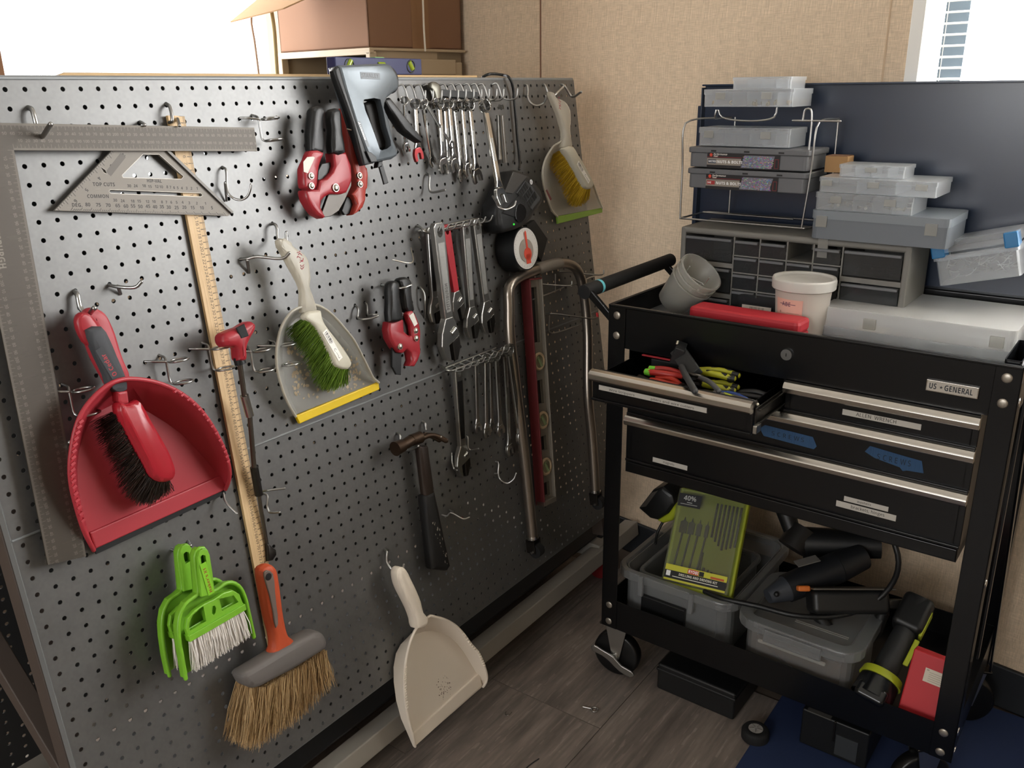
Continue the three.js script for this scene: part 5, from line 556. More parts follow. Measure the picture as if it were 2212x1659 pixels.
// T-handle tool
{ const g = pegThing('t_handle_driver', 'long T-handle driver with a red grip and a stepped steel shaft in a ring hook', 'driver', 285, 400, 0);
  mesh(g, 'grip', ext(smooth(l2(T.ttH, g), 2), 0.03, 0.01, [], 0.04), M.red); mesh(g, 'grip_band', ext(l2(T.ttB, g), 0.004, 0.0015, [], 0.0672), M.blackSoft);
  const P = l3(T.tts, g); mesh(g, 'ferrule', rod(P[0].clone().add(V(0, 0.006, 0)), P[0].clone().add(V(0.001, -0.006, 0)), 0.009), M.black);
  for (const [a, b, r] of [[0, 1, 0.0042], [2, 3, 0.004], [4, 6, 0.003]]) mesh(g, 'shaft', rod(P[a], P[b], r), std(0x6b645c, 0.35, 0.9)); mesh(g, 'sleeve', rod(P[1], P[2], 0.0068), M.steel); mesh(g, 'sleeve', rod(P[3], P[4], 0.0068), M.darkSteel); mesh(g, 'tip', ext(l2(T.ttE, g), 0.012, 0.003, [], 0.004), M.darkSteel); }
// ---------------------------------------------------------------- hooks
function hook(label, idx, o = {}) { const h0 = T.hooks[idx[0]][1], g = pegThing(o.name ?? 'peg_hook', label, 'hook', h0[0], h0[1], 0, 'wire hooks in the pegboard'); for (const i of idx) mesh(g, 'wire', tube(l3(T.hooks[i].slice(1), g), o.r ?? 0.0019), o.mat ?? M.wire); return g; }
hook('thick hook pin poking through the steel framing square', [0], { r: 0.0032 });
hook('hook tip just showing above the framing square, above the triangle', [1], { r: 0.0026 });
hook('looped hook holding the top of the metre stick', [2, 3], { r: 0.0026 });
hook('empty round J-hook right of the triangle square', [5, 6]);
hook('hook that the yellow-lipped dustpan hangs on', [7], { r: 0.0026 });
hook('empty double hook left of the yellow-lipped dustpan handle', [8, 9], { r: 0.0026 });
hook('empty flat U-hook between the yellow-lipped dustpan and the small pipe cutter', [11]);
hook('hook that the small pipe cutter hangs on', [12], { r: 0.0022 });
hook('thin empty hook just right of the small pipe cutter', [13]);
hook('thick hook that the red dustpan hangs on', [14], { r: 0.0036 });
hook('empty double hook above and right of the red dustpan handle', [15, 16], { r: 0.0026 });
hook('thin hook sticking out below the right corner of the red dustpan', [20]);
hook('short peg at the left edge of the red dustpan', [21], { r: 0.003 });
hook('bent hook beside the metre stick with a loose wire', [22, 23], { r: 0.002 });
hook('double hook that the lime green dustpans hang on', [24, 25], { r: 0.0026 });
hook('empty L-hook below the top row of wrenches', [26], { r: 0.0022 });
hook('empty round J-hook at the top right of the board', [27, 28], { r: 0.0024 });
hook('hook that the green-lipped dustpan hangs on', [29], { r: 0.0024 });
hook('outward-pointing hook at the top right corner of the board', [30], { r: 0.003 });
hook('round J-hook in front of the battery charger', [31], { r: 0.0024 });
hook('long wire display hook nearest the red spirit level', [32, 34, 36], { r: 0.0017 });
hook('long wire display hook reaching highest over the bent tube', [33, 35], { r: 0.0017 });
{ const g = hook('long wire display hook with a red tip beside the cart handle', [37, 38], { r: 0.0017 }); const p = l3([T.hooks[37][4]], g)[0]; mesh(g, 'red_tip', rod(p.clone().add(V(0, -0.002, 0)), p.clone().add(V(0, 0.009, 0)), 0.0032), std(0xb02024, 0.4)); }
hook('upper hook behind the hammer head', [39], { r: 0.0026 });
hook('hook that the hammer head rests on, left of its handle', [40], { r: 0.0026 });
hook('hook under the claw of the hammer', [41], { r: 0.0022 });
hook('hook behind the jaw of the adjustable wrench on the lower rail', [42], { r: 0.002 });
hook('hook left of the adjustable wrench jaw on the lower rail', [43], { r: 0.002 });
hook('empty round J-hook low on the board near the bent tube leg', [44, 45], { r: 0.0022 });
hook('empty double prong right of the hammer grip', [46, 47], { r: 0.0018 });
hook('hook that the cream white dustpan hangs on', [48], { r: 0.0026 });
const rowLabels = ['top-row hook half hidden behind the black lever of the staple gun', 'top-row hook above the shortest bright wrench', 'top-row hook above the red-tipped wrench', 'top-row hook that the askew thin wrench hangs from', 'top-row hook over the steel head of the tack hammer', 'top-row hook just right of the tack hammer head', 'top-row hook above the bright wide wrench', 'top-row hook over the middle of the black hammer handle', 'top-row hook over the right part of the black hammer handle', 'top-row hook above the rightmost clustered wrench', 'top-row hook that the longest wrench hangs from', 'top-row hook that the pair of stubby wrenches hangs from'];
T.hk0.forEach((p, i) => { const g = pegThing('peg_hook', rowLabels[i], 'hook', p[0], p[1], 0, 'hooks of the top wrench row'); mesh(g, 'wire', tube([V(0, 0, 0), V(0.004, 0.001, 0.009), V(0.006, -0.01, 0.013), V(0.008, -0.028, 0.016), V(0.012, -0.036, 0.026), V(0.014, -0.036, 0.05), V(0.015, -0.018, 0.056)], 0.0018), M.wire); });
function ringHolder(label, u, v) {
  const g = pegThing('ring_hook', label, 'hook', u, v, 0, 'double ring holders in the pegboard');
  for (const y of [0, -0.034]) { const t = new THREE.TorusGeometry(0.014, 0.0017, 8, 28); t.rotateX(Math.PI / 2); t.translate(0.012, y - 0.004, 0.03); mesh(g, 'ring', t, M.wire); }
  mesh(g, 'wire', merge([tube([V(-0.024, 0.002, 0), V(-0.016, 0.0, 0.012), V(-0.004, -0.003, 0.02)], 0.0019), tube([V(0.0, 0.006, 0), V(0.002, 0.002, 0.01), V(-0.002, -0.004, 0.018)], 0.0019), tube([V(-0.002, -0.004, 0.019), V(-0.002, -0.036, 0.019), V(0.0, -0.038, 0.024)], 0.0019)]), M.wire);
}
const H_ = i => T.hooks[i][1];
ringHolder('double ring holder at the right end of the framing square', H_(4)[0] + 24, H_(4)[1]); ringHolder('double ring holder half hidden by the yellow-lipped dustpan', H_(10)[0] + 24, H_(10)[1]); ringHolder('double ring holder right of the red dustpan handle', H_(17)[0] + 24, H_(17)[1]); ringHolder('double ring holder overlapping the metre stick', H_(18)[0] + 24, H_(18)[1]); ringHolder('double ring holder left of the red dustpan', H_(19)[0] + 10, H_(19)[1]); ringHolder('double ring holder that carries the T-handle driver', 276, 412);
// ---------------------------------------------------------------- tool cart
const cart = cartThing('tool_cart', 'black steel tool cart with open lid, four drawers and a loaded lower shelf', 'tool cart', 0, 0, 0);
const cartBlack = phys(0x07080a, 0.28, { clearcoat: 0.2, clearcoatRoughness: 0.12, specularIntensity: 0.7 });
const handleBar = (parent, x0, x1, y, z) => { const s = new THREE.Shape(); s.moveTo(0, -0.011); s.lineTo(0, 0.011); s.quadraticCurveTo(0.013, 0.012, 0.017, 0.003); s.quadraticCurveTo(0.019, -0.007, 0.012, -0.011); const g = new THREE.ExtrudeGeometry(s, { depth: x1 - x0, bevelEnabled: false, curveSegments: 10 }); g.rotateY(-Math.PI / 2); g.translate(x0, y, z); 
  g.computeBoundingBox(); const c = g.boundingBox; g.translate(x0 - c.min.x, 0, z - c.min.z); return mesh(parent, 'handle', toCreasedNormals(g, 0.7), M.alu); };
const stripTex = (text, w, h, font = 'sans-serif', bg = '#b9b5ad', fg = '#2a2724') => canvasTex(512, Math.max(32, Math.round(512 * h / w)), (c, W, Hh) => { c.fillStyle = bg; c.fillRect(0, 0, W, Hh); c.fillStyle = fg; for (const [s, x, y, px] of text) { c.font = `${px}px ${font}`; c.fillText(s, x * W, y * Hh); } });
{
  const w = 0.768, D = 0.41, L = (name, list, mat = cartBlack) => mesh(cart, name, merge(list), mat);
  for (const [x, sx] of [[0, 1], [w, -1]]) for (const [z, sz] of [[0, -1], [-D, 1]]) L('corner_post', [bx(x, x + sx * 0.04, 0.152, 0.93, z, z + sz * 0.003, 0.001), bx(x, x + sx * 0.003, 0.152, 0.93, z, z + sz * 0.04, 0.001)]);
  L('tray', [bx(0.002, w - 0.002, 0.842, 0.929, -0.005, -0.003), bx(0.002, w - 0.002, 0.842, 0.93, -D + 0.003, -D + 0.005), bx(0.003, 0.005, 0.842, 0.93, -D, -0.003), bx(w - 0.005, w - 0.003, 0.842, 0.93, -D, -0.003), bx(0, w, 0.928, 0.934, -0.008, 0.001, 0.002), bx(0, w, 0.928, 0.934, -D - 0.001, -D + 0.008, 0.002), bx(-0.001, 0.008, 0.928, 0.934, -D, 0, 0.002), bx(w - 0.008, w + 0.001, 0.928, 0.934, -D, 0, 0.002)]);
  mesh(cart, 'tray_liner', bx(0.006, w - 0.006, 0.884, 0.8885, -D + 0.006, -0.006), std(0x6d6f72, 0.28));
  L('cabinet_shell', [bx(0.05, 0.052, 0.562, 0.842, -D + 0.03, -0.004), bx(0.716, 0.718, 0.562, 0.842, -D + 0.03, -0.004), bx(0.05, 0.718, 0.562, 0.842, -D + 0.03, -D + 0.032), bx(0.05, 0.718, 0.562, 0.588, -D + 0.03, -0.002, 0.003), bx(0.05, 0.718, 0.84, 0.842, -D + 0.03, -0.004), bx(0.382, 0.386, 0.778, 0.842, -D + 0.03, -0.006)]);
  L('lower_shelf', [bx(0.003, w - 0.003, 0.163, 0.166, -D, -0.003), bx(0.003, w - 0.003, 0.152, 0.227, -0.004, -0.002), bx(0.003, w - 0.003, 0.152, 0.227, -D + 0.002, -D + 0.004), bx(0.003, 0.005, 0.152, 0.227, -D, -0.002), bx(w - 0.005, w - 0.003, 0.152, 0.227, -D, -0.002)]);
  // lid, hinged open at the back
  mesh(cart, 'lid', merge([bx(-0.014, w + 0.014, 0.955, 1.367, -D - 0.03, -D - 0.026, 0.001), bx(-0.014, -0.011, 0.96, 1.36, -D - 0.03, -D - 0.006, 0.001), bx(w + 0.011, w + 0.014, 0.96, 1.36, -D - 0.03, -D - 0.006, 0.001), bx(-0.014, w + 0.014, 1.363, 1.367, -D - 0.03, -D - 0.008, 0.001), bx(-0.024, -0.012, 0.955, 1.32, -D - 0.034, -D - 0.012, 0.002)]), phys(0x13233a, 0.32, { clearcoat: 0.35, clearcoatRoughness: 0.2 }));
  mesh(cart, 'lid_hinge', bx(0.02, w - 0.02, 0.93, 0.957, -D - 0.03, -D - 0.002, 0.004), cartBlack);
  // rivets
  const rv = (() => { const q = new THREE.SphereGeometry(0.0085, 14, 6, 0, Math.PI * 2, 0, Math.PI / 2); q.scale(1, 0.3, 1); q.rotateX(Math.PI / 2); return q; })();
  for (const x of [0.0202, 0.7465]) for (const y of [0.9115, 0.868, 0.212, 0.168]) mesh(cart, 'rivet', rv, std(0xa8a196, 0.4, 0.9), [x, y, 0]);
  const rs = rv.clone(); rs.rotateY(Math.PI / 2); for (const y of [0.868, 0.53, 0.212, 0.168]) mesh(cart, 'side_rivet', rs, M.chrome, [w, y, -0.02]);
  const lock = mesh(cart, 'lock', (() => { const q = cyl(0.0105, 0.0115, 0.006, 24); q.rotateX(Math.PI / 2); return q; })(), std(0x8d8f90, 0.3, 0.9), [0.385, 0.889, 0]); mesh(lock, 'keyhole', bx(-0.001, 0.001, -0.003, 0.003, 0.003, 0.0036), M.black);
  const badge = mesh(cart, 'badge', bx(0.629, 0.71, 0.868, 0.888, -0.003, 0.002, 0.001), M.alu);
  decal(badge, 'badge_lettering', 0.077, 0.0165, canvasTex(512, 110, (c, W, h) => { c.fillStyle = '#b3aca2'; c.fillRect(0, 0, W, h); c.fillStyle = '#20252e'; c.font = 'bold 92px sans-serif'; c.save(); c.scale(0.72, 1); c.fillText('US', 24, 88); c.fillText('GENERAL', 246, 88); c.restore(); c.beginPath(); for (let i = 0; i < 10; i++) { const r = i % 2 ? 8 : 20, a = -Math.PI / 2 + i * Math.PI / 5; c.lineTo(146 + r * Math.cos(a), 58 + r * Math.sin(a)); } c.fill(); }), [0.6695, 0.878, 0.0022], [0, 0, 0], 0.4);
  // drawers
  const drawer = (x0, x1, y0, y1, hy, z, pull) => {
    const d = mesh(cart, 'drawer', merge([bx(x0, x1, y0, y1, z - 0.004, z, 0.0015), bx(x0, x1, y0, y0 + 0.006, z - 0.004, z + 0.006, 0.002), bx(x0 + 0.012, x1 - 0.012, y0 + 0.004, y0 + 0.006, z - 0.35, z), bx(x0 + 0.01, x0 + 0.012, y0 + 0.004, y1 - 0.012, z - 0.35, z), bx(x1 - 0.012, x1 - 0.01, y0 + 0.004, y1 - 0.012, z - 0.35, z), bx(x0 + 0.01, x1 - 0.01, y0 + 0.004, y1 - 0.012, z - 0.352, z - 0.35)]), cartBlack);
    handleBar(d, x0, x1, hy, z); return d;
  };
  const d1 = drawer(0.049, 0.383, 0.772, 0.838, 0.826, 0.138), d2 = drawer(0.389, 0.7205, 0.779, 0.838, 0.829, 0), d3 = drawer(0.053, 0.7205, 0.699, 0.777, 0.769, 0), d4 = drawer(0.053, 0.7205, 0.592, 0.697, 0.689, 0);
  mesh(d1, 'slide_rail', merge([bx(0.3835, 0.386, 0.787, 0.822, -0.02, 0.132, 0.001), bx(0.386, 0.391, 0.79, 0.794, -0.02, 0.125, 0.001), bx(0.386, 0.391, 0.815, 0.819, -0.02, 0.125, 0.001)]), M.darkSteel);
  mesh(d1, 'slide_latch', bx(0.384, 0.392, 0.776, 0.792, 0.118, 0.14, 0.002), M.steel);
  const lab = (d, x0, x1, y0, y1, z, txt) => decal(d, 'paper_label', x1 - x0, y1 - y0, stripTex(txt, x1 - x0, y1 - y0), [(x0 + x1) / 2, (y0 + y1) / 2, z]);
  lab(d1, 0.064, 0.295, 0.7955, 0.8055, 0.1385, [['Wire Strippers', 0.1, 0.78, 20], ['pliers and wire cutters', 0.5, 0.78, 20]]);
  lab(d2, 0.497, 0.631, 0.7945, 0.8055, 0.0006, [['ALLEN  WRENCH', 0.18, 0.78, 36]]);
  lab(d4, 0.118, 0.199, 0.604, 0.6148, 0.0006, [['magnets', 0.3, 0.72, 44]]);
  lab(d4, 0.518, 0.597, 0.6272, 0.637, 0.0006, [['washers', 0.3, 0.72, 44]]); lab(d4, 0.505, 0.612, 0.6125, 0.6245, 0.0008, [['brackets, hinges', 0.25, 0.72, 40]]);
  const tape = (pts, x, y) => { const s = pts.map(p => new THREE.Vector2(p[0] * 1e-3, p[1] * 1e-3)); const t = mesh(d3, 'masking_tape', flatFace(s, 0.0006), std(0xffffff, 0.8, 0, { map: canvasTex(512, 128, (c, W, h) => { c.fillStyle = '#27486b'; c.fillRect(0, 0, W, h); for (let i = 0; i < 200; i++) { c.fillStyle = `rgba(${rnd() < 0.5 ? '20,40,66' : '60,96,130'},0.15)`; c.fillRect(rnd() * W, 0, 2, h); } c.strokeStyle = '#131a26'; c.lineWidth = 4; c.fillStyle = '#131a26'; c.font = '56px sans-serif'; let px = 110; for (const ch of 'SCREWS') { c.save(); c.translate(px, 84); c.rotate(-0.05); c.fillText(ch, 0, 0); c.restore(); px += ch === 'W' ? 62 : 50; } }) })); return t; };
  tape([[346, 733], [356, 742], [449, 739], [458, 722], [453, 715], [355, 719]]); tape([[544, 733], [552, 746], [598, 742], [640, 739], [646, 717], [618, 715], [612, 712], [606, 718], [562, 725]]);
  mesh(cart, 'side_strut', merge([bar(V(w + 0.012, 0.86, -0.06), V(w + 0.012, 0.2, -0.28), 0.004, 0.02), bar(V(w + 0.006, 0.9, -0.03), V(w + 0.006, 0.36, -0.05), 0.004, 0.01)]), cartBlack);
  // push handle along the left side
  const ph = mesh(cart, 'push_handle', rod(V(-0.062, 0.951, 0.0), V(-0.052, 0.962, -0.375), 0.0155, 0.0155, 24), M.rubber);
  mesh(ph, 'colour_band', (() => { const q = rod(V(-0.0605, 0.9525, -0.052), V(-0.0603, 0.9528, -0.06), 0.0158, 0.0158, 24); return q; })(), std(0x6cc9d6, 0.4));
  for (const z of [-0.012, -0.36]) mesh(cart, 'handle_bracket', ext([[-0.07, 0.955], [-0.045, 0.955], [0.0, 0.915], [0.0, 0.895], [-0.055, 0.942]].map(p => new THREE.Vector2(...p)), 0.01, 0.002, [], z), cartBlack);
  // casters
  const wheel = (() => { const q = new THREE.LatheGeometry([[0.0, -0.014], [0.03, -0.015], [0.052, -0.015], [0.0575, -0.011], [0.0585, 0], [0.0575, 0.011], [0.052, 0.015], [0.03, 0.015], [0, 0.014]].map(p => new THREE.Vector2(...p)), 36); q.rotateX(Math.PI / 2); return q; })();
  for (const [x, z, turn, brake] of [[0.022, -0.045, 0.12, true], [0.712, -0.05, 0.75, false], [0.03, -0.36, 0.4, false], [0.735, -0.36, 0.4, false]]) {
    const c = mesh(cart, 'caster_plate', bx(-0.035, 0.035, 0.146, 0.152, -0.035, 0.035, 0.002), M.darkSteel, [x, 0, z], [0, turn, 0]);
    mesh(c, 'caster_fork', merge([ext([[-0.026, 0.144], [0.03, 0.144], [0.012, 0.05], [-0.006, 0.05]].map(p => new THREE.Vector2(...p)), 0.003, 0.0008, [], 0.018), ext([[-0.026, 0.144], [0.03, 0.144], [0.012, 0.05], [-0.006, 0.05]].map(p => new THREE.Vector2(...p)), 0.003, 0.0008, [], -0.021), bx(-0.026, 0.03, 0.138, 0.146, -0.021, 0.021, 0.002)]), M.steel);
    mesh(c, 'wheel', wheel, std(0x0c0c0d, 0.35), [0, 0.0585, 0]);
    mesh(c, 'axle_bolt', (() => { const q = cyl(0.008, 0.008, 0.05, 12); q.rotateX(Math.PI / 2); return q; })(), M.steel, [0.002, 0.0585, 0]);
    if (brake) mesh(c, 'brake_pedal', ext(smooth([[-0.052, 0.022], [-0.06, 0.014], [-0.052, 0.004], [-0.03, 0.002], [-0.008, -0.006], [0.02, -0.022], [0.05, -0.026], [0.058, -0.016], [0.05, -0.008], [0.024, -0.004], [0.0, 0.012], [-0.03, 0.018]].map(p => new THREE.Vector2(...p)), 2), 0.005, 0.002, [], 0.026), M.steel, [0, 0.05, 0], [0, 0, -0.1]);
  }
}
// ---------------------------------------------------------------- boxes and bins
const rrect = (w, d, r) => { const s = []; for (const [x, y, a] of [[w - r, r, -Math.PI / 2], [w - r, d - r, 0], [r, d - r, Math.PI / 2], [r, r, Math.PI]]) for (let i = 0; i <= 4; i++) s.push(new THREE.Vector2(x + r * Math.cos(a + i * Math.PI / 8), y + r * Math.sin(a + i * Math.PI / 8))); return s; };
const shell = (w, h, d, r, t) => { const s = new THREE.Shape(rrect(w, d, r)), hole = rrect(w - 2 * t, d - 2 * t, Math.max(0.001, r - t)).map(p => p.add(new THREE.Vector2(t, t))); s.holes.push(new THREE.Path(hole)); const a = new THREE.ExtrudeGeometry(s, { depth: h, bevelEnabled: false }); const f = new THREE.ExtrudeGeometry(new THREE.Shape(rrect(w - 2 * t, d - 2 * t, Math.max(0.001, r - t)).map(p => p.add(new THREE.Vector2(t, t)))), { depth: t, bevelEnabled: false }); const g = merge([a, f]); g.rotateX(-Math.PI / 2); return g; };   // x 0..w, y 0..h, z -d..0
const slab = (w, h, d, r, bv = 0.001) => { const bevel = Math.min(bv, h * 0.3); const g = new THREE.ExtrudeGeometry(new THREE.Shape(rrect(w, d, r)), { depth: h - 2 * bevel, bevelEnabled: true, bevelSize: bevel, bevelOffset: -bevel, bevelThickness: bevel, bevelSegments: 2 }); g.translate(0, 0, bevel); g.rotateX(-Math.PI / 2); return g; };
const bitsGeo = (n, w, d, y, f) => { const l = []; for (let i = 0; i < n; i++) { const q = f(i); q.rotateX(rr(-0.4, 0.4)); q.rotateY(rnd() * 6.28); q.translate(rr(0.006, w - 0.006), y + rr(0, 0.006), -rr(0.006, d - 0.006)); l.push(q); } return merge(l); };
const screwBit = () => merge([cyl(0.0014, 0.0006, 0.014, 5).rotateZ(Math.PI / 2), cyl(0.0034, 0.0026, 0.002, 7).rotateZ(Math.PI / 2).translate(-0.007, 0, 0)]);
const nutBit = () => new THREE.TorusGeometry(0.0032, 0.0014, 5, 7);
function organizer(name, label, w0, y0, dep, w, h, d, o = {}) {
  const g = cartThing(name, label, 'box', w0, y0, dep, o.turn ?? 0, o.group), m = o.mat ?? M.clear, lh = o.lidH ?? h * 0.3, r = o.r ?? 0.006;
  mesh(g, 'base', shell(w, h - lh, d, r, 0.0015), m).position.set(0, 0, 0);
  mesh(g, 'lid', shell(w + 0.003, lh, d + 0.003, r, 0.0015).rotateX(Math.PI).translate(-0.0015, h, 0.0015 - d - 0.003), o.lidMat ?? m);
  for (let i = 1; i < (o.cells ?? 0); i++) mesh(g, 'divider', bx(w * i / o.cells - 0.0006, w * i / o.cells + 0.0006, 0.0015, h - lh * 0.6, -d + 0.002, -0.002), m);
  for (const x of o.latches ?? []) mesh(g, 'latch', bx(w * x - 0.011, w * x + 0.011, h * 0.42, h * 0.82, 0.0005, 0.004, 0.0012), o.latchMat ?? M.frost);
  if (o.bits) { const q = mesh(g, 'contents', bitsGeo(o.bits, w, d, 0.004, o.bit ?? screwBit), o.bitMat ?? M.bolt); q.userData.kind = 'stuff'; }
  return g;
}
// things in the tray
organizer('organizer_case', 'small clear compartment case topmost on the wire rack', 0.112, 1.3565, 0.3, 0.126, 0.0235, 0.09, { cells: 4 });
organizer('organizer_case', 'clear compartment case of brass bits resting on the prongs of the wire rack', 0.062, 1.3215, 0.27, 0.194, 0.035, 0.115, { cells: 6, latches: [0.2, 0.72], bits: 60, bit: nutBit, bitMat: std(0xb59a62, 0.35, 0.9) });
organizer('organizer_case', 'clear compartment case with a hang tab between the rack prongs and the grey cases', 0.048, 1.2405, 0.285, 0.203, 0.038, 0.1, { cells: 7, latches: [0.12, 0.75] });
function gripCase(label, w0, y0, kind, col) {
  const g = cartThing('parts_case', label, 'case', w0, y0, 0.27, 0, 'grey nuts and bolts cases on the wire rack'), w = 0.27, h = 0.042, d = 0.125;
  mesh(g, 'body', slab(w - 0.008, h * 0.72, d - 0.006, 0.008, 0.002).translate(0.004, 0, -0.002), M.greyCase); mesh(g, 'lid', slab(w, h * 0.28, d, 0.008, 0.002).translate(0, h * 0.72, 0), M.greyCase);
  for (const x of [0.055, 0.13, 0.205]) mesh(g, 'lid_slot', bx(x, x + 0.012, h * 0.8, h * 0.88, -0.001, 0.0006), M.black);
  const tx = canvasTex(512, 100, (c, W, H) => { c.fillStyle = '#1b1719'; c.fillRect(0, 0, W, H); c.fillStyle = '#8c2226'; c.fillRect(0, 26, 250, 3); c.fillStyle = '#8d847a'; c.fillRect(0, 34, 246, 46); c.fillStyle = '#ece6df'; c.font = 'italic bold 16px sans-serif'; c.fillText('Performance', 44, 14); c.fillText('Tool', 44, 27); c.fillStyle = '#d1452c'; c.beginPath(); c.arc(28, 14, 11, 0, 7); c.fill(); c.fillStyle = col; c.fillRect(8, 44, 58, 26); c.fillStyle = '#eee'; c.font = 'bold 17px sans-serif'; c.fillText(kind, 11, 63); c.font = 'bold 27px sans-serif'; c.fillText('NUTS & BOLTS', 74, 67); c.fillStyle = '#6f6f7c'; c.beginPath(); c.moveTo(268, 10); c.lineTo(478, 10); c.lineTo(456, 92); c.lineTo(246, 92); c.fill(); for (let i = 0; i < 420; i++) { c.fillStyle = `rgb(${80 + rnd() * 110},${80 + rnd() * 105},${95 + rnd() * 105})`; c.fillRect(256 + rnd() * 206, 12 + rnd() * 76, 2 + rnd() * 10, 2 + rnd() * 4); } c.strokeStyle = '#8c2226'; c.lineWidth = 3; c.strokeRect(480, 30, 24, 58); });
  decal(g, 'printed_label', 0.162, 0.0315, tx, [0.128, h * 0.37, 0.0006 - 0.0]); return g;
}
gripCase('upper grey parts case, labelled METRIC NUTS & BOLTS, on the wire rack', 0.031, 1.1955, 'METRIC', '#38404e');
gripCase('lower grey parts case, labelled SAE NUTS & BOLTS, on the wire rack', 0.031, 1.1505, 'SAE', '#a32c2c');
{ const g = cartThing('wire_rack', 'silver wire rack holding parts cases on top of the drawer cabinet', 'rack', 0.02, 1.069, 0.27), w = 0.29, d = 0.13, m = M.wire, R = 0.0021, P = (...a) => a.map(p => V(...p));
  mesh(g, 'base_frame', tube(P([0, 0.012, 0], [w, 0.012, 0], [w, 0.012, -d], [0, 0.012, -d]).flatMap((p, i, a) => [p, p.clone().lerp(a[(i + 1) % 4], 0.05), p.clone().lerp(a[(i + 1) % 4], 0.95)]), R, { closed: true, seg: 60 }), m);
  mesh(g, 'shelf_wire', tube(P([0.02, 0.018, -d * 0.6], [w - 0.06, 0.018, -d * 0.6]), R), m);
  mesh(g, 'side_loop', tube(P([0, 0.012, 0], [0, 0.12, 0], [0, 0.215, 0], [0.006, 0.224, -0.02], [0.05, 0.226, -d]), R), m); mesh(g, 'side_loop', tube(P([w - 0.012, 0.012, 0], [w - 0.004, 0.12, 0], [w, 0.215, 0], [w, 0.225, -0.02], [w - 0.0, 0.226, -d]), R), m);
  mesh(g, 'top_wire', tube(P([0.06, 0.228, -0.05], [0.07, 0.232, 0.0], [0.075, 0.25, 0.0], [0.085, 0.232, 0.0], [w - 0.09, 0.232, 0.0], [w - 0.085, 0.25, 0.0]), R), m);
  mesh(g, 'top_loop', tube(P([w - 0.012, 0.17, 0], [w - 0.012, 0.23, 0], [w - 0.016, 0.248, 0], [w - 0.026, 0.248, 0], [w - 0.03, 0.226, 0]), R), m); mesh(g, 'top_arm', tube(P([w - 0.05, 0.226, 0], [w + 0.045, 0.226, 0]), R), m);
  mesh(g, 'rear_leg', tube(P([0.06, 0.012, -d], [0.06, 0.226, -d]), R), m); mesh(g, 'rear_leg', tube(P([w, 0.012, -d], [w, 0.226, -d]), R), m); }
organizer('tool_case', 'grey translucent case with two pale latches at the bottom of the right stack', 0.329, 1.069, 0.235, 0.256, 0.056, 0.16, { mat: std(0x6a7077, 0.4), lidMat: std(0x7c838a, 0.35), lidH: 0.016, r: 0.012, latches: [0.08, 0.88] });
organizer('organizer_case', 'clear case of small hardware second from the bottom of the right stack', 0.33, 1.1255, 0.245, 0.184, 0.034, 0.12, { cells: 5, latches: [0.22, 0.78], bits: 40 });
organizer('organizer_case', 'long clear case second from the top of the right stack', 0.334, 1.1605, 0.245, 0.218, 0.029, 0.125, { latches: [0.07, 0.48, 0.88], cells: 3 });
organizer('organizer_case', 'small clear four-part case on top of the right stack', 0.364, 1.1905, 0.265, 0.123, 0.023, 0.08, { cells: 4, latches: [0.5] });
{ const g = cartThing('cardboard_carton', 'small plain cardboard carton behind the right stack of clear cases', 'box', 0.312, 1.1905, 0.335); mesh(g, 'carton', bx(0, 0.046, 0, 0.033, -0.04, 0, 0.001), M.cardLight); mesh(g, 'flap', bx(0.002, 0.044, 0.033, 0.034, -0.04, 0), M.card); }
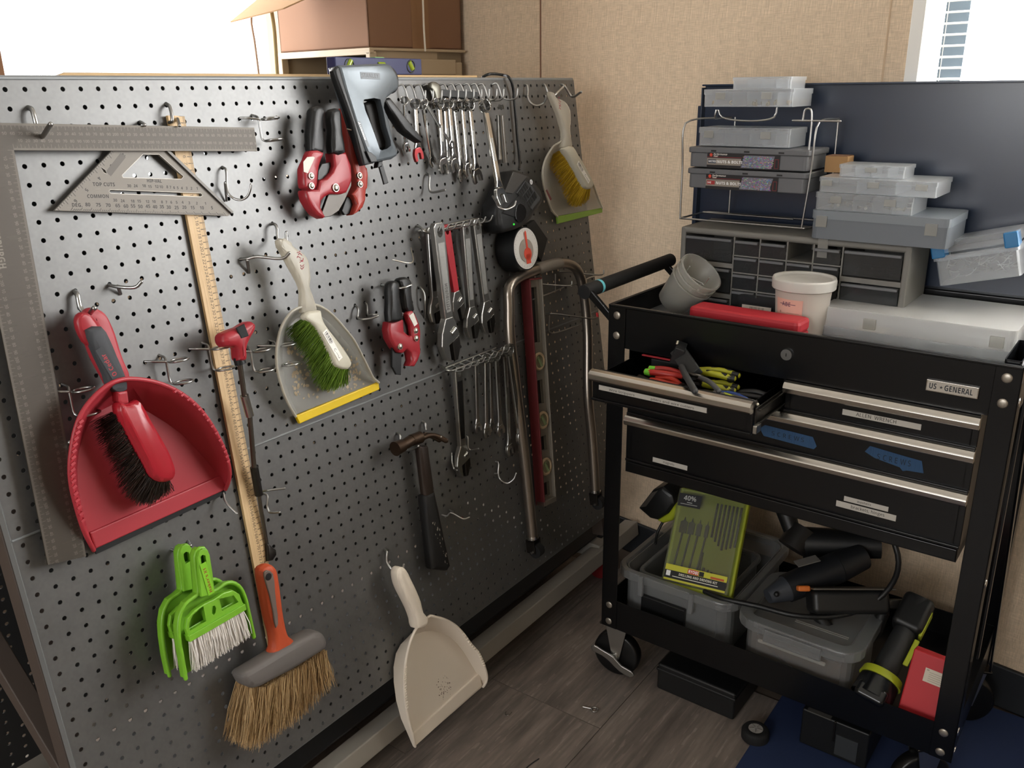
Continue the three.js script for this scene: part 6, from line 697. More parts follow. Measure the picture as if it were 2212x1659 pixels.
// drawer cabinet
{ const g = cartThing('drawer_cabinet', 'grey plastic small-parts cabinet with clear drawers standing in the cart tray', 'cabinet', 0.039, 0.889, 0.24), W = 0.485, h = 0.179, d = 0.155, X = v => v - 0.039, Y = v => v - 0.889;
  mesh(g, 'case', merge([bx(0, W, h - 0.014, h, -d, 0, 0.006), bx(0, 0.012, 0, h, -d, 0, 0.004), bx(W - 0.013, W, 0, h, -d, 0, 0.004), bx(0, W, 0, h, -d, -d + 0.003), bx(0, W, 0, 0.006, -d, 0)]), M.greyCab);
  const cols = [[0.052, 0.163, 1], [0.167, 0.222, 0], [0.2245, 0.281, 0], [0.2835, 0.336, 0], [0.3385, 0.393, 0], [0.3985, 0.5105, 1]];
  const div = []; for (const x of [0.165, 0.2232, 0.2822, 0.3372, 0.3958]) div.push(bx(X(x) - 0.0015, X(x) + 0.0015, 0, h - 0.01, -d + 0.004, -0.002)); for (const y of [1.0155, 0.9785, 0.9415]) div.push(bx(X(0.165), X(0.3958), Y(y) - 0.0015, Y(y) + 0.0015, -d + 0.004, -0.002)); for (const y of [0.9925, 0.9245]) { div.push(bx(X(0.05), X(0.165), Y(y) - 0.006, Y(y) + 0.004, -d + 0.004, -0.001)); div.push(bx(X(0.3958), X(0.512), Y(y) - 0.006, Y(y) + 0.004, -d + 0.004, -0.001)); }
  mesh(g, 'grid', merge(div), M.greyCab);
  for (const [a, b, big] of cols) for (const [y0, y1] of big ? [[1.0, 1.05], [0.932, 0.984], [0.892, 0.916]] : [[1.018, 1.049], [0.981, 1.013], [0.944, 0.976], [0.906, 0.939]]) {
    const open = Math.abs(a - 0.2835) < 1e-4 && y0 > 1.01; if (open) continue;
    const dr = mesh(g, 'drawer', merge([bx(X(a) + 0.001, X(b) - 0.001, Y(y0), Y(y1), -0.003, -0.0015), bx(X(a) + 0.001, X(b) - 0.001, Y(y0), Y(y0) + 0.0015, -0.12, -0.003)]), M.smoke);
    mesh(dr, 'pull_lip', bx(X(a) + 0.002, X(b) - 0.002, Y(y1) - 0.006, Y(y1) - 0.0005, -0.002, 0.007, 0.0015), M.greyCase);
    const n = big ? 26 : 9; const q = bitsGeo(n, b - a - 0.008, 0.05, 0, rnd() < 0.5 ? screwBit : nutBit).translate(X(a) + 0.004, Y(y0) + 0.004, -0.005); const m = mesh(dr, 'contents', q, [M.bolt, M.steel, std(0xbdb7aa, 0.6)][Math.floor(rnd() * 3)]); m.userData.kind = 'stuff';
  }
  mesh(g, 'tape_strip', bx(X(0.345), X(0.365), Y(1.03), Y(1.068), -0.004, 0.0006), M.frost); }
// front row in the tray
{ const g = cartThing('plastic_tub', 'white translucent tub with a lid and pink ABE label in the cart tray', 'tub', 0.348, 0.889, 0.17); g.scale.set(1, 1.13, 1);
  mesh(g, 'tub', new THREE.LatheGeometry([[0, 0], [0.046, 0], [0.048, 0.003], [0.0555, 0.092], [0.0545, 0.092], [0.047, 0.004], [0, 0.002]].map(p => new THREE.Vector2(...p)), 40), phys(0xe8e0d6, 0.5, { transmission: 0.4, thickness: 0 }));
  mesh(g, 'contents', new THREE.LatheGeometry([[0, 0.003], [0.0455, 0.004], [0.052, 0.06], [0, 0.062]].map(p => new THREE.Vector2(...p)), 30), std(0xd9c6b0, 0.9));
  mesh(g, 'lid', new THREE.LatheGeometry([[0, 0.093], [0.054, 0.093], [0.056, 0.099], [0.0605, 0.1], [0.062, 0.096], [0.0615, 0.082], [0.0595, 0.08], [0.0585, 0.09], [0, 0.09]].map(p => new THREE.Vector2(...p)), 44), phys(0xefece6, 0.4, { transmission: 0.35, thickness: 0 }));
  const lg = new THREE.CylinderGeometry(0.0545, 0.0512, 0.044, 20, 1, true, -0.75, 1.1); mesh(g, 'label', lg, std(0xffffff, 0.6, 0, { map: canvasTex(256, 200, (c, w, h) => { c.fillStyle = '#e3b3a2'; c.fillRect(0, 0, w, h); c.fillStyle = '#6b4a5c'; c.font = 'bold 46px sans-serif'; c.fillText('ABE', 70, 56); c.fillRect(46, 38, 150, 5); c.fillStyle = '#b98577'; c.font = '26px sans-serif'; c.fillText('10501227P', 30, 168); c.fillRect(120, 108, 110, 4); c.beginPath(); c.arc(52, 108, 10, 0, 7); c.fill(); }) }), [0, 0.045, 0], [0, 0, 0]); }
{ // nested tilted deli cups
  const tilt = new THREE.Euler(0.12, 0, -0.72); const labels = ['lowest clear deli cup of the tilted nested stack', 'middle clear deli cup of the tilted nested stack', 'innermost clear deli cup of the tilted stack, holding two wire hooks'];
  const base = [0.072, 0.905, 0.15], dir = V(0, 1, 0).applyEuler(tilt);
  labels.forEach((l, i) => { const g = cartThing('deli_cup', l, 'cup', base[0] + dir.x * i * 0.015, base[1] + 0.012 + dir.y * i * 0.015, base[2] - dir.z * i * 0.015); g.quaternion.multiply(new THREE.Quaternion().setFromEuler(tilt)); mesh(g, 'cup', new THREE.LatheGeometry([[0, 0], [0.036, 0], [0.047, 0.068], [0.05, 0.069], [0.05, 0.073], [0.0462, 0.073], [0.0352, 0.0015], [0, 0.0015]].map(p => new THREE.Vector2(...p)), 36), M.frost);
    if (i === 0) { const q = bitsGeo(50, 0.05, 0.05, 0, nutBit).translate(-0.025, 0.008, 0.025); mesh(g, 'contents', q, std(0x3c3a38, 0.5, 0.5)).userData.kind = 'stuff'; } });
  const hk = cartThing('spare_hooks', 'pair of loose wire peg hooks standing in the tilted deli cups', 'hook', 0.13, 0.96, 0.15);
  const hp = L => L.map(q => V(q[0] * 1e-3 - 0.13, q[1] * 1e-3 - 0.96, q[2] ?? 0.03)); hk.position.copy(CP(0.13, 0.96, 0.15));
  for (const L of [[[122, 1006], [116, 997], [113, 991], [120, 989], [112, 974], [104, 960]], [[167, 987], [161, 979], [156, 971], [152, 975], [145, 955], [138, 942]]]) mesh(hk, 'wire', tube(hp(L), 0.0016), M.wire); mesh(hk, 'cross_wire', tube(hp([[119, 986], [152, 974]]), 0.0014), M.wire); }
{ const g = cartThing('hard_case', 'long red plastic tool case lying behind the front edge of the cart tray', 'case', 0.155, 0.889, 0.055, -0.03), w = 0.232, h = 0.05;
  mesh(g, 'case_base', slab(w, h * 0.48, 0.06, 0.01, 0.003), std(0xa3202b, 0.55)); mesh(g, 'case_lid', slab(w, h * 0.52, 0.06, 0.01, 0.007).translate(0, h * 0.48, 0), std(0xb0232e, 0.5)); mesh(g, 'hinge_bead', rod(V(0.03, h * 0.47, 0.0012), V(w - 0.07, h * 0.47, 0.0012), 0.0022), std(0x8f1a24, 0.5)); mesh(g, 'latch', bx(w - 0.026, w - 0.004, 0.004, 0.018, 0, 0.006, 0.002), std(0xb9b3a8, 0.5)); }
organizer('bit_case', 'small grey-clear case with a white barcode label between the red case and the tub', 0.2, 0.889, 0.2, 0.082, 0.05, 0.02, { mat: M.smoke, lidH: 0.012 });
{ const g = cartThing('barcode_card', 'white card printed with a barcode inside the small clear case', 'card', 0.212, 0.893, 0.198); decal(g, 'barcode', 0.064, 0.03, canvasTex(256, 120, (c, w, h) => { c.fillStyle = '#ded3c8'; c.fillRect(0, 0, w, h); c.fillStyle = '#57504c'; for (let x = 70; x < 200; x += 4 + rnd() * 6) c.fillRect(x, 10, 1 + rnd() * 3, 100); }), [0.032, 0.015, 0.003]); }
{ const g = organizer('organizer_case', 'largest clear organizer full of dark screws across the right of the tray', 0.39, 0.8905, 0.17, 0.34, 0.058, 0.215, { lidH: 0.02, r: 0.012, mat: M.milky });
  mesh(g, 'base_flange', shell(0.352, 0.02, 0.227, 0.014, 0.002).translate(-0.006, 0, 0.006), M.clear);
  const n = 6; for (let i = 1; i < n; i++) mesh(g, 'divider', bx(0.34 * i / n - 0.0008, 0.34 * i / n + 0.0008, 0.002, 0.04, -0.213, -0.002), M.clear); mesh(g, 'divider', bx(0.002, 0.338, 0.002, 0.04, -0.075, -0.0735), M.clear);
  for (let i = 0; i < n; i++) { const q = bitsGeo(i === 1 ? 6 : 34, 0.05, 0.05, 0.005, screwBit).translate(0.34 * i / n + 0.004, 0, -0.006); mesh(g, 'screws', q, i === 1 ? M.cardLight : std(0x1c1c20, 0.5, 0.5)).userData.kind = 'stuff'; }
  mesh(g, 'paper_card', bx(0.066, 0.118, 0.018, 0.0195, -0.05, -0.006), std(0xd8c8a4, 0.8)); mesh(g, 'white_washer', slab(0.03, 0.003, 0.01, 0.0048).translate(0.2, 0.012, -0.004), M.white); for (const x of [0.08, 0.3]) mesh(g, 'latch', bx(x, x + 0.024, 0.024, 0.045, 0, 0.005, 0.0015), M.frost); }
{ const g = cartThing('latch_box', 'clear box with blue latches full of wire hooks, tilted at the right of the tray', 'box', 0.565, 0.985, 0.3); g.rotateZ(0.26); const w = 0.15, h = 0.085, d = 0.1;
  mesh(g, 'base', shell(w - 0.008, h - 0.03, d, 0.01, 0.0018).translate(0.004, 0, 0), M.clear); mesh(g, 'lid', slab(w, 0.022, d + 0.008, 0.01, 0.003).translate(0, h - 0.022, 0.004), M.clear); mesh(g, 'lid_rim', shell(w, 0.01, d + 0.008, 0.01, 0.002).translate(0, h - 0.036, 0.004), M.clear);
  for (const x of [0.0, w - 0.024]) mesh(g, 'blue_latch', bx(x, x + 0.024, h - 0.03, h - 0.001, -0.03, 0.008, 0.003), M.blueLatch);
  const q = []; for (let i = 0; i < 40; i++) { const a = V(rr(0.015, w - 0.02), rr(0.006, 0.04), -rr(0.012, d - 0.012)), dd = V(rr(-1, 1), rr(-0.3, 0.5), rr(-0.5, 0.5)).normalize().multiplyScalar(0.012); q.push(tube([a.clone().sub(dd), a, a.clone().add(dd).add(V(0, 0.005, 0))], 0.0011, { rad: 5, seg: 4 })); } mesh(g, 'hooks', merge(q), M.wire).userData.kind = 'stuff'; }
{ const g = cartThing('black_tray_box', 'black box corner standing in the right end of the cart tray', 'box', 0.737, 0.889, 0.012); mesh(g, 'box', shell(0.026, 0.05, 0.14, 0.004, 0.002), M.blackGloss); }
// open drawer
const dz = -0.138;
{ const g = cartThing('wire_stripper', 'black wire stripper lying across the open drawer with its handle over the edge', 'wire stripper', 0.2, 0.846, -0.06);
  const P = [V(-0.028, 0.02, -0.042), V(0.012, 0.008, 0.02), V(0.085, 0.0, 0.112), V(0.045, 0.0, 0.03), V(0.112, -0.006, 0.07)];
  mesh(g, 'jaw_head', bar(P[0].clone().add(V(0, 0, -0.01)), P[0].clone().add(V(0.014, -0.004, 0.03)), 0.02, 0.034), M.black); mesh(g, 'body', bar(P[0], P[3], 0.014, 0.03), std(0x2a2b2c, 0.5)); mesh(g, 'spring', (() => { const t = new THREE.TorusGeometry(0.013, 0.004, 8, 20); t.rotateX(1.2); t.translate(P[3].x, P[3].y, P[3].z); return t; })(), M.darkSteel);
  mesh(g, 'handle', tube([P[1], P[1].clone().lerp(P[2], 0.5).add(V(-0.004, 0.004, 0)), P[2]], 0.0062), std(0x3a3b3c, 0.5)); mesh(g, 'handle', tube([P[3], P[3].clone().lerp(P[4], 0.5).add(V(0.006, 0.003, 0)), P[4]], 0.005), std(0x4a4a4a, 0.5)); for (const y of [0, 0.012]) mesh(g, 'bolt', new THREE.SphereGeometry(0.003, 8, 6), M.bolt, [P[0].x + 0.004 + y * 0.4, P[0].y + 0.02, P[0].z + 0.01 + y]); }
function pliers(label, w, y, dep, turn, col, tipCol, len, two) {
  const g = cartThing('pliers', label, 'pliers', w, y, dep, turn), m = std(col, 0.45);
  for (const s of [-1, 1]) { mesh(g, 'handle', tube([V(0, 0, s * 0.003), V(len * 0.25, 0.002, s * 0.011), V(len * 0.6, 0.003, s * 0.014), V(len, 0, s * 0.011)], 0.0062, { rad: 9 }), m); if (two) mesh(g, 'grip_inlay', tube([V(len * 0.3, 0.0045, s * 0.0125), V(len * 0.8, 0.0045, s * 0.014)], 0.0045), M.blackSoft); if (tipCol) mesh(g, 'grip_end', rod(V(len * 0.86, 0, s * 0.0115), V(len * 1.04, 0, s * 0.0105), 0.0072, 0.0066), std(tipCol, 0.5)); }
  mesh(g, 'pivot', cyl(0.008, 0.008, 0.008, 14), M.darkSteel, [-0.004, 0, 0]); for (const s of [-1, 1]) mesh(g, 'jaw', bar(V(-0.004, 0, s * 0.004), V(-len * 0.42, 0, s * 0.0022), 0.006, 0.007), M.darkSteel);
}
pliers('pair of pliers with orange-red handles at the front of the open drawer', 0.215, 0.822, -0.095, Math.PI - 0.1, 0xb8331f, null, 0.055);
pliers('pair of pliers with red handles and a lime end cap in the open drawer', 0.205, 0.83, -0.06, Math.PI + 0.12, 0xa52820, 0x6cbf2c, 0.07);
pliers('yellow and black crimping pliers across the back of the open drawer', 0.225, 0.836, -0.03, 0.05, 0xb3b428, 0x1a1b1c, 0.075, true);
pliers('yellow and black cutters below the crimping pliers in the open drawer', 0.25, 0.82, -0.055, 0.1, 0xa5a626, 0x1a1b1c, 0.06, true);
pliers('blue-handled pliers at the right of the open drawer', 0.285, 0.815, -0.085, -0.15, 0x1c3f86, null, 0.06);
pliers('all-black side cutters behind the wire stripper in the open drawer', 0.175, 0.815, -0.03, 0.5, 0x161617, null, 0.06);
pliers('black-handled pliers deep in the right of the open drawer', 0.31, 0.808, -0.04, 0.25, 0x1a1a1c, null, 0.055);
pliers('brown-gripped pliers at the left front corner of the open drawer', 0.165, 0.812, -0.085, 2.6, 0x2f2620, null, 0.05);
{ const g = cartThing('nut_driver', 'grey and lime handled driver at the right front of the open drawer', 'driver', 0.3, 0.822, -0.105, -0.1); mesh(g, 'grip', rod(V(0.03, 0, 0), V(0.078, 0, 0), 0.0085, 0.0075, 6), std(0x4a4542, 0.6)); mesh(g, 'lime_band', rod(V(0.012, 0.002, 0), V(0.032, 0, 0), 0.007, 0.0075, 8), M.ryobi); mesh(g, 'ferrule', rod(V(-0.006, 0, 0.004), V(0.016, 0, 0.002), 0.0095, 0.008, 12), std(0x5e5c5a, 0.5)); mesh(g, 'shank', rod(V(-0.06, 0, 0.006), V(-0.006, 0, 0.004), 0.003), M.steel); mesh(g, 'end_cap', new THREE.SphereGeometry(0.004, 8, 6), M.bolt, [0.08, 0, 0]); }
{ const g = cartThing('stripper_tool', 'red-framed cable tool lying at the back of the open drawer', 'tool', 0.085, 0.83, 0.0, 0); mesh(g, 'frame', merge([bx(0, 0.1, 0.006, 0.009, 0.0, 0.006, 0.001), bx(0.094, 0.1, -0.018, 0.009, 0, 0.006, 0.001)]), std(0x9b1f28, 0.5)); mesh(g, 'body', bx(0.02, 0.09, -0.02, 0.004, -0.02, 0.004, 0.003), M.black); }
// lower shelf
function storageBin(label, w0, dep, w, d, y0, y1, lidded) {
  const g = cartThing('storage_bin', label, 'bin', w0, y0, dep), h = y1 - y0;
  const fl = shell(w - 0.034, h - 0.004, d - 0.034, 0.03, 0.002).translate(0.017, 0, -0.017); mesh(g, 'tub', fl, M.bin); mesh(g, 'rim', merge([shell(w, 0.022, d, 0.045, 0.014).translate(0, h - 0.022, 0)].map(q => { return q; })), M.bin).scale.set(1, 1, 1); return g;
}
function ringGeo(w, h, d, r, t) { const s = new THREE.Shape(rrect(w, d, r)); s.holes.push(new THREE.Path(rrect(w - 2 * t, d - 2 * t, Math.max(0.002, r - t)).map(p => p.add(new THREE.Vector2(t, t))))); const g = new THREE.ExtrudeGeometry(s, { depth: h - 0.006, bevelEnabled: true, bevelSize: 0.003, bevelOffset: -0.003, bevelThickness: 0.003, bevelSegments: 2 }); g.translate(0, 0, 0.003); g.rotateX(-Math.PI / 2); return g; }
{ const g = cartThing('storage_bin', 'open clear storage bin at the left of the lower shelf', 'bin', 0.012, 0.167, 0.028), w = 0.302, d = 0.36, h = 0.132;
  mesh(g, 'tub', shell(w - 0.036, h - 0.004, d - 0.036, 0.03, 0.002).translate(0.018, 0, -0.018), M.bin); mesh(g, 'rim', ringGeo(w, 0.022, d, 0.045, 0.015).translate(0, h - 0.022, 0), M.bin);
  for (const x of [0.07, 0.195]) mesh(g, 'clip_lug', bx(x, x + 0.012, h - 0.05, h + 0.002, -0.002, 0.006, 0.002), M.bin);
  const i = cartThing('storage_bin', 'smaller clear bin nested inside the open left bin', 'bin', 0.062, 0.185, 0.07); mesh(i, 'tub', shell(0.2, 0.098, 0.23, 0.02, 0.002), M.bin); mesh(i, 'rim', ringGeo(0.216, 0.012, 0.246, 0.026, 0.01).translate(-0.008, 0.09, 0.008), M.bin);
  const c = cartThing('black_case', 'black plastic case standing behind the front of the open left bin', 'case', 0.085, 0.17, 0.033); mesh(c, 'case', bx(0, 0.11, 0, 0.075, -0.012, -0.001, 0.002), M.black); mesh(c, 'edge', bx(0, 0.11, 0.03, 0.036, -0.001, 0.004, 0.001), std(0x3c3936, 0.5)); }
{ const g = cartThing('storage_bin', 'lidded clear storage bin full of brown parts in the middle of the lower shelf', 'bin', 0.318, 0.167, 0.012), w = 0.262, d = 0.24, h = 0.128;
  mesh(g, 'tub', shell(w - 0.036, h - 0.004, d - 0.036, 0.03, 0.002).translate(0.018, 0, -0.018), M.bin); mesh(g, 'rim', ringGeo(w, 0.024, d, 0.045, 0.028).translate(0, h - 0.024, 0), M.bin); mesh(g, 'lid', slab(w - 0.05, 0.003, d - 0.05, 0.03).translate(0.025, h - 0.014, -0.025), M.bin);
  mesh(g, 'lid_clip', bx(0.07, 0.19, h - 0.034, h - 0.004, 0.0, 0.008, 0.002), M.bin); mesh(g, 'clip_bar', bx(0.06, 0.2, h - 0.04, h - 0.034, 0.0, 0.006, 0.001), M.frost); mesh(g, 'lid_bead', merge([bx(0.11, 0.22, h - 0.0105, h - 0.009, -0.07, -0.068), bx(0.11, 0.22, h - 0.0105, h - 0.009, -0.076, -0.074)]), M.frost);
  const q = bitsGeo(260, w - 0.06, d - 0.06, 0.0, () => bx(-0.012, 0.012, -0.003, 0.003, -0.006, 0.006)).translate(0.03, 0.066, -0.03); const fillG = slab(w - 0.05, 0.082, d - 0.05, 0.02).translate(0.025, 0.003, -0.025); mesh(g, 'contents', merge([q, q.clone().translate(0, 0.02, 0), fillG]), std(0x8c6234, 0.85)).userData.kind = 'stuff'; }
{ const g = cartThing('drill_bit_case', 'lime green drill bit kit case with clear cover leaning in the left bins', 'case', 0.118, 0.268, 0.062, -0.02); g.rotateX(-0.55); g.rotateZ(0.1); const w = 0.168, h = 0.235;
  mesh(g, 'tray', bx(0, w, 0, h, -0.022, -0.006, 0.004), M.ryobi); mesh(g, 'cover', bx(0.004, w - 0.004, 0.012, h - 0.003, -0.006, 0.012, 0.004), phys(0xeff2e0, 0.12, { transmission: 0.92, thickness: 0 })); mesh(g, 'foot', bx(-0.002, w + 0.002, -0.004, 0.014, -0.024, 0.013, 0.004), M.ryobi);
  for (let i = 0; i < 4; i++) mesh(g, 'spade_bit', merge([rod(V(0.022 + i * 0.019, 0.05, -0.003), V(0.027 + i * 0.019, 0.13, -0.003), 0.0022), ext([[-0.009, 0], [0.009, 0], [0.009, 0.026], [0.002, 0.03], [0, 0.038], [-0.002, 0.03], [-0.009, 0.026]].map(p => new THREE.Vector2(p[0] * (1 - i * 0.17), p[1])), 0.002, 0, [], 0).translate(0.027 + i * 0.019, 0.13, -0.004)]), std(0x3b3a38, 0.4, 0.7));
  for (let i = 0; i < 7; i++) mesh(g, 'twist_bit', rod(V(0.098 + i * 0.0095, 0.115 - i * 0.002 + Math.abs(3 - i) * 0.006, -0.003), V(0.098 + i * 0.0095, 0.212, -0.003), 0.0024), std(0x23211f, 0.4, 0.6)); for (let i = 0; i < 8; i++) mesh(g, 'driver_bit', rod(V(0.085 + i * 0.0095, 0.028, -0.003), V(0.085 + i * 0.0095, 0.066 - i * 0.003 + (i === 0 ? 0.03 : 0), -0.003), 0.0024), std(0x2a2826, 0.5, 0.5));
  decal(g, 'saving_label', 0.056, 0.03, canvasTex(256, 140, (c, W, H) => { c.fillStyle = '#242526'; c.fillRect(0, 0, W, H); c.fillStyle = '#b9bab6'; c.font = 'bold 72px sans-serif'; c.fillText('40%', 56, 70); c.font = '22px sans-serif'; c.fillRect(100, 88, 60, 8); c.fillRect(30, 110, 190, 6); }), [0.036, 0.205, 0.0125]);
  decal(g, 'name_label', w - 0.02, 0.036, canvasTex(512, 110, (c, W, H) => { c.fillStyle = '#c9c63a'; c.fillRect(0, 0, W, H); c.fillStyle = '#161616'; c.fillRect(0, 40, W, 56); c.fillStyle = '#c33a26'; c.fillRect(190, 6, 90, 32); c.fillStyle = '#fff'; c.font = 'bold 28px sans-serif'; c.fillText('RYOBI', 194, 32); c.fillStyle = '#161616'; c.fillRect(284, 6, 40, 32); c.fillStyle = '#e9e7da'; c.font = 'bold 24px sans-serif'; c.fillText('DRILLING AND DRIVING KIT', 120, 66); c.fillRect(70, 76, 380, 5); c.fillStyle = '#eee'; c.fillRect(14, 44, 36, 36); c.fillStyle = '#c0552c'; c.fillRect(380, 22, 110, 14); }), [w / 2, 0.036, 0.0127]); }
{ const g = cartThing('battery_lamp', 'lime and black battery tool head leaning on the left bins', 'battery tool', 0.04, 0.4, 0.2), p = L => L.map(q => new THREE.Vector2(q[0] * 1e-3 - 0.04, q[1] * 1e-3 - 0.4));
  mesh(g, 'black_head', ext(p([[-10, 380], [26, 439], [52, 454], [80, 441], [88, 421], [71, 390], [43, 363], [23, 362]]), 0.07, 0.008, [], -0.05), M.black); mesh(g, 'lime_collar', ext(p([[43, 363], [71, 390], [88, 421], [95, 400], [84, 375], [60, 360]]), 0.07, 0.006, [], -0.05), M.ryobi); mesh(g, 'grey_plate', ext(p([[-4, 386], [26, 434], [42, 444], [12, 392]]), 0.003, 0.001, [], 0.019), std(0x4b4641, 0.6)); mesh(g, 'cord', tube([V(0.01, -0.035, -0.02), V(-0.004, -0.08, 0.0), V(0.002, -0.1, 0.02)], 0.0035), M.black); }
{ // corded tools on the lid
  const g = cartThing('rotary_tool', 'dark grey corded power tool lying on the lidded bin', 'power tool', 0.4, 0.335, 0.14, 0.5); mesh(g, 'body', merge([rod(V(-0.02, 0.0, 0.02), V(0.09, 0.03, -0.03), 0.03, 0.034, 20), rod(V(0.09, 0.03, -0.03), V(0.15, 0.045, -0.06), 0.034, 0.028, 20)]), std(0x17191d, 0.5)); mesh(g, 'nose', rod(V(-0.06, -0.01, 0.04), V(-0.02, 0, 0.02), 0.016, 0.028, 20), std(0x32363d, 0.5)); mesh(g, 'rating_label', bx(0.01, 0.06, 0.052, 0.054, -0.012, 0.012, 0), std(0x6d6a66, 0.6), [0, -0.004, 0], [0, 0.3, 0.2]); mesh(g, 'button', new THREE.SphereGeometry(0.006, 10, 8), M.black, [-0.045, 0.006, 0.055]);
  const j = cartThing('jigsaw', 'black jigsaw with a grey sole plate and orange tab on the lidded bin', 'power tool', 0.47, 0.31, 0.1, 0.62); j.rotateX(-0.5); mesh(j, 'body', bx(-0.02, 0.14, 0.0, 0.05, -0.03, 0.03, 0.012, 3), M.black); mesh(j, 'sole_plate', bx(-0.02, 0.15, 0.05, 0.054, -0.034, 0.036, 0.002), std(0x6f6a62, 0.45, 0.6)); mesh(j, 'orange_tab', bx(-0.046, -0.02, 0.046, 0.058, 0.0, 0.02, 0.004), std(0xc96a26, 0.5)); mesh(j, 'blade_clamp', bx(0.14, 0.19, 0.01, 0.03, -0.012, 0.012, 0.003), M.darkSteel); mesh(j, 'handle', tube([V(0.0, 0.0, -0.02), V(0.04, -0.045, -0.02), V(0.11, -0.05, -0.02), V(0.14, 0.0, -0.02)], 0.014), M.black);
  const k = cartThing('angle_grinder', 'black angle grinder with a round gear head behind the other power tools', 'power tool', 0.375, 0.36, 0.25, 0.2); mesh(k, 'body', rod(V(0, 0.02, 0), V(0.16, 0.035, -0.03), 0.036, 0.03, 20), M.black); mesh(k, 'gear_head', rod(V(-0.02, 0.01, 0.02), V(0.0, 0.05, -0.01), 0.034, 0.03, 20), std(0x2c2a29, 0.4, 0.4)); mesh(k, 'side_handle', rod(V(-0.05, 0.09, -0.02), V(-0.02, 0.03, 0), 0.022, 0.018, 16), M.black);
  const c = cartThing('power_cord', 'thick black power cord looping over the lidded bin', 'cord', 0.4, 0.3, 0.15); mesh(c, 'cord', tube([[-0.17, -0.005, 0.09], [-0.12, 0.0, 0.1], [-0.05, 0.004, 0.09], [0.03, 0.006, 0.08], [0.1, 0.01, 0.04], [0.15, 0.03, 0], [0.185, 0.08, -0.02], [0.195, 0.14, -0.02], [0.175, 0.185, -0.03], [0.12, 0.22, -0.08], [0.02, 0.2, -0.14], [-0.03, 0.17, -0.12]].map(p => V(...p)), 0.0058), M.black); }
{ const g = cartThing('battery_flashlight', 'black battery tool with a lime collar standing battery-first at the shelf front', 'battery tool', 0.612, 0.225, 0.05); const ax = V(0.02, 0.09, -0.13).normalize(), Q = new THREE.Quaternion().setFromUnitVectors(V(0, 1, 0), ax), r = new THREE.Group();
  const put = (n, q, m) => { q.applyQuaternion(Q); mesh(g, n, q, m); };
  put('battery', merge([cyl(0.038, 0.04, 0.04, 28), bx(-0.03, 0.03, -0.035, 0, -0.03, 0.036, 0.01)]).translate(0, -0.01, 0), M.blackGloss); put('lime_collar', cyl(0.0385, 0.0415, 0.016, 28).translate(0, 0.018, 0), M.ryobi); put('handle', cyl(0.021, 0.026, 0.12, 20).translate(0, 0.08, 0), std(0x1e1f20, 0.55)); put('head', merge([cyl(0.03, 0.024, 0.07, 22).translate(0, 0.17, 0), bx(-0.03, 0.03, 0.13, 0.21, -0.026, 0.028, 0.012)]), M.black); put('lime_trim', merge([bx(0.026, 0.032, 0.13, 0.19, -0.012, 0.012, 0.002), bx(0.024, 0.034, 0.06, 0.12, 0.008, 0.014, 0.002)]), M.ryobi); put('rating_plate', bx(-0.016, 0.016, -0.0455, -0.0445, -0.005, 0.012, 0), std(0x5a5854, 0.6)); }
{ const g = cartThing('red_box', 'flat red box with a white sticker leaning at the right end of the lower shelf', 'box', 0.657, 0.168, 0.012); g.rotateX(-0.3); g.rotateZ(-0.05); mesh(g, 'box', bx(0, 0.07, 0, 0.168, -0.03, 0, 0.003), std(0xb9242c, 0.55)); decal(g, 'sticker', 0.042, 0.027, canvasTex(128, 80, (c, w, h) => { c.fillStyle = '#d3c8b6'; c.fillRect(0, 0, w, h); c.fillStyle = '#a79d8d'; for (let i = 0; i < 5; i++) c.fillRect(24, 18 + i * 12, 90, 3); c.fillRect(8, 6, 14, 8); }), [0.049, 0.128, 0.0006]); }
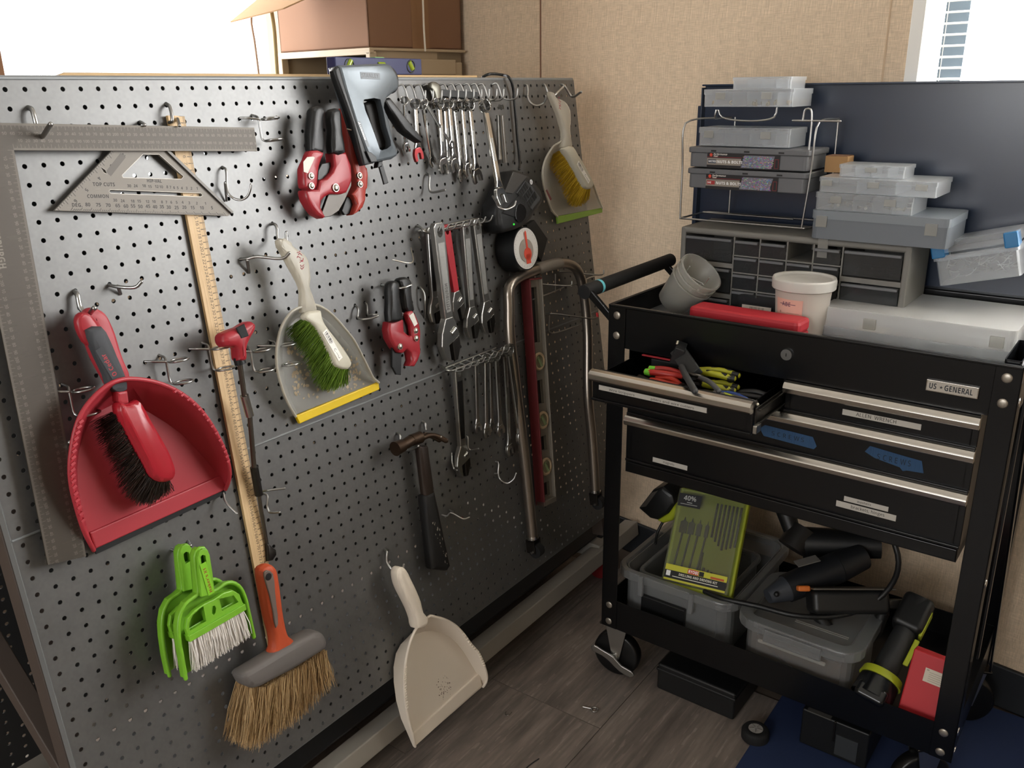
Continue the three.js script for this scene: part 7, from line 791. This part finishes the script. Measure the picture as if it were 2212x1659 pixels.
// ---------------------------------------------------------------- on the floor
{ const g = thing('eye_bolt', 'tiny steel eye bolt lying on the plank floor', 'eye bolt'); g.position.set(1.449, 0.002, -0.845); mesh(g, 'eye', new THREE.TorusGeometry(0.0075, 0.0016, 8, 20).rotateX(Math.PI / 2), M.steel, [0.003, 0.001, 0.009]); mesh(g, 'shank', tube([V(0.002, 0.001, 0.001), V(-0.004, 0.001, -0.018)], 0.0016), M.steel); }
{ const g = thing('loose_caster', 'small loose black wheel with a grey hub lying on the floor by the blue mat', 'wheel'); g.position.set(1.575, 0.0, -0.5); const r = new THREE.LatheGeometry([[0.012, 0], [0.026, 0.001], [0.03, 0.006], [0.03, 0.022], [0.026, 0.028], [0.016, 0.029], [0.014, 0.024], [0, 0.024]].map(p => new THREE.Vector2(...p)), 30); mesh(g, 'tyre', r, M.rubber); mesh(g, 'hub', cyl(0.0155, 0.0155, 0.004, 20), std(0x9b9894, 0.5), [0, 0.027, 0]); for (let i = 0; i < 5; i++) mesh(g, 'spoke', bx(-0.001, 0.001, 0, 0.0015, 0.003, 0.014), std(0x7a7773, 0.5), [0, 0.029, 0], [0, i * 1.2566, 0]); }
{ const g = cartThing('black_toolbox', 'long low black case on the floor under the left half of the cart', 'case', 0.13, 0.0, 0.045); mesh(g, 'case', bx(0, 0.195, 0, 0.072, -0.2, 0, 0.006), M.black); mesh(g, 'lid_edge', bx(-0.002, 0.197, 0.052, 0.06, -0.2, 0.002, 0.003), M.black); }
{ const g = cartThing('black_toolbox', 'black case with a grey latch on the blue mat under the cart', 'case', 0.47, 0.006, 0.06); mesh(g, 'case', bx(0, 0.14, 0, 0.09, -0.2, 0, 0.004), M.black); mesh(g, 'light_edge', bx(0.01, 0.06, 0.088, 0.091, -0.01, 0.002, 0), std(0x55534f, 0.5)); mesh(g, 'grey_panel', bx(0.075, 0.12, 0.01, 0.06, 0, 0.002, 0), std(0x34373a, 0.5)); mesh(g, 'latch', bx(0.068, 0.072, 0.04, 0.09, 0, 0.004, 0.001), M.darkSteel); }
{ const g = thing('wire_scrap', 'short bent dark wire lying on the floor at the bottom of the picture', 'wire'); g.position.set(1.2, 0.0022, -0.86); mesh(g, 'wire', tube([V(-0.03, 0, -0.006), V(-0.01, 0, 0.0), V(0.02, 0, 0.0), V(0.05, 0, 0.006)], 0.0012), M.black); }
{ const g = thing('wire_scrap', 'tiny curled silver wire on the floor between the dustpan and the cart', 'wire'); g.position.set(1.33, 0.0022, -1.0); mesh(g, 'wire', tube([V(0.0, 0, 0.0), V(-0.008, 0, 0.004), V(-0.008, 0, 0.012), V(0.006, 0, 0.012)], 0.0009), M.chrome); }
renderer.render(scene, camera);
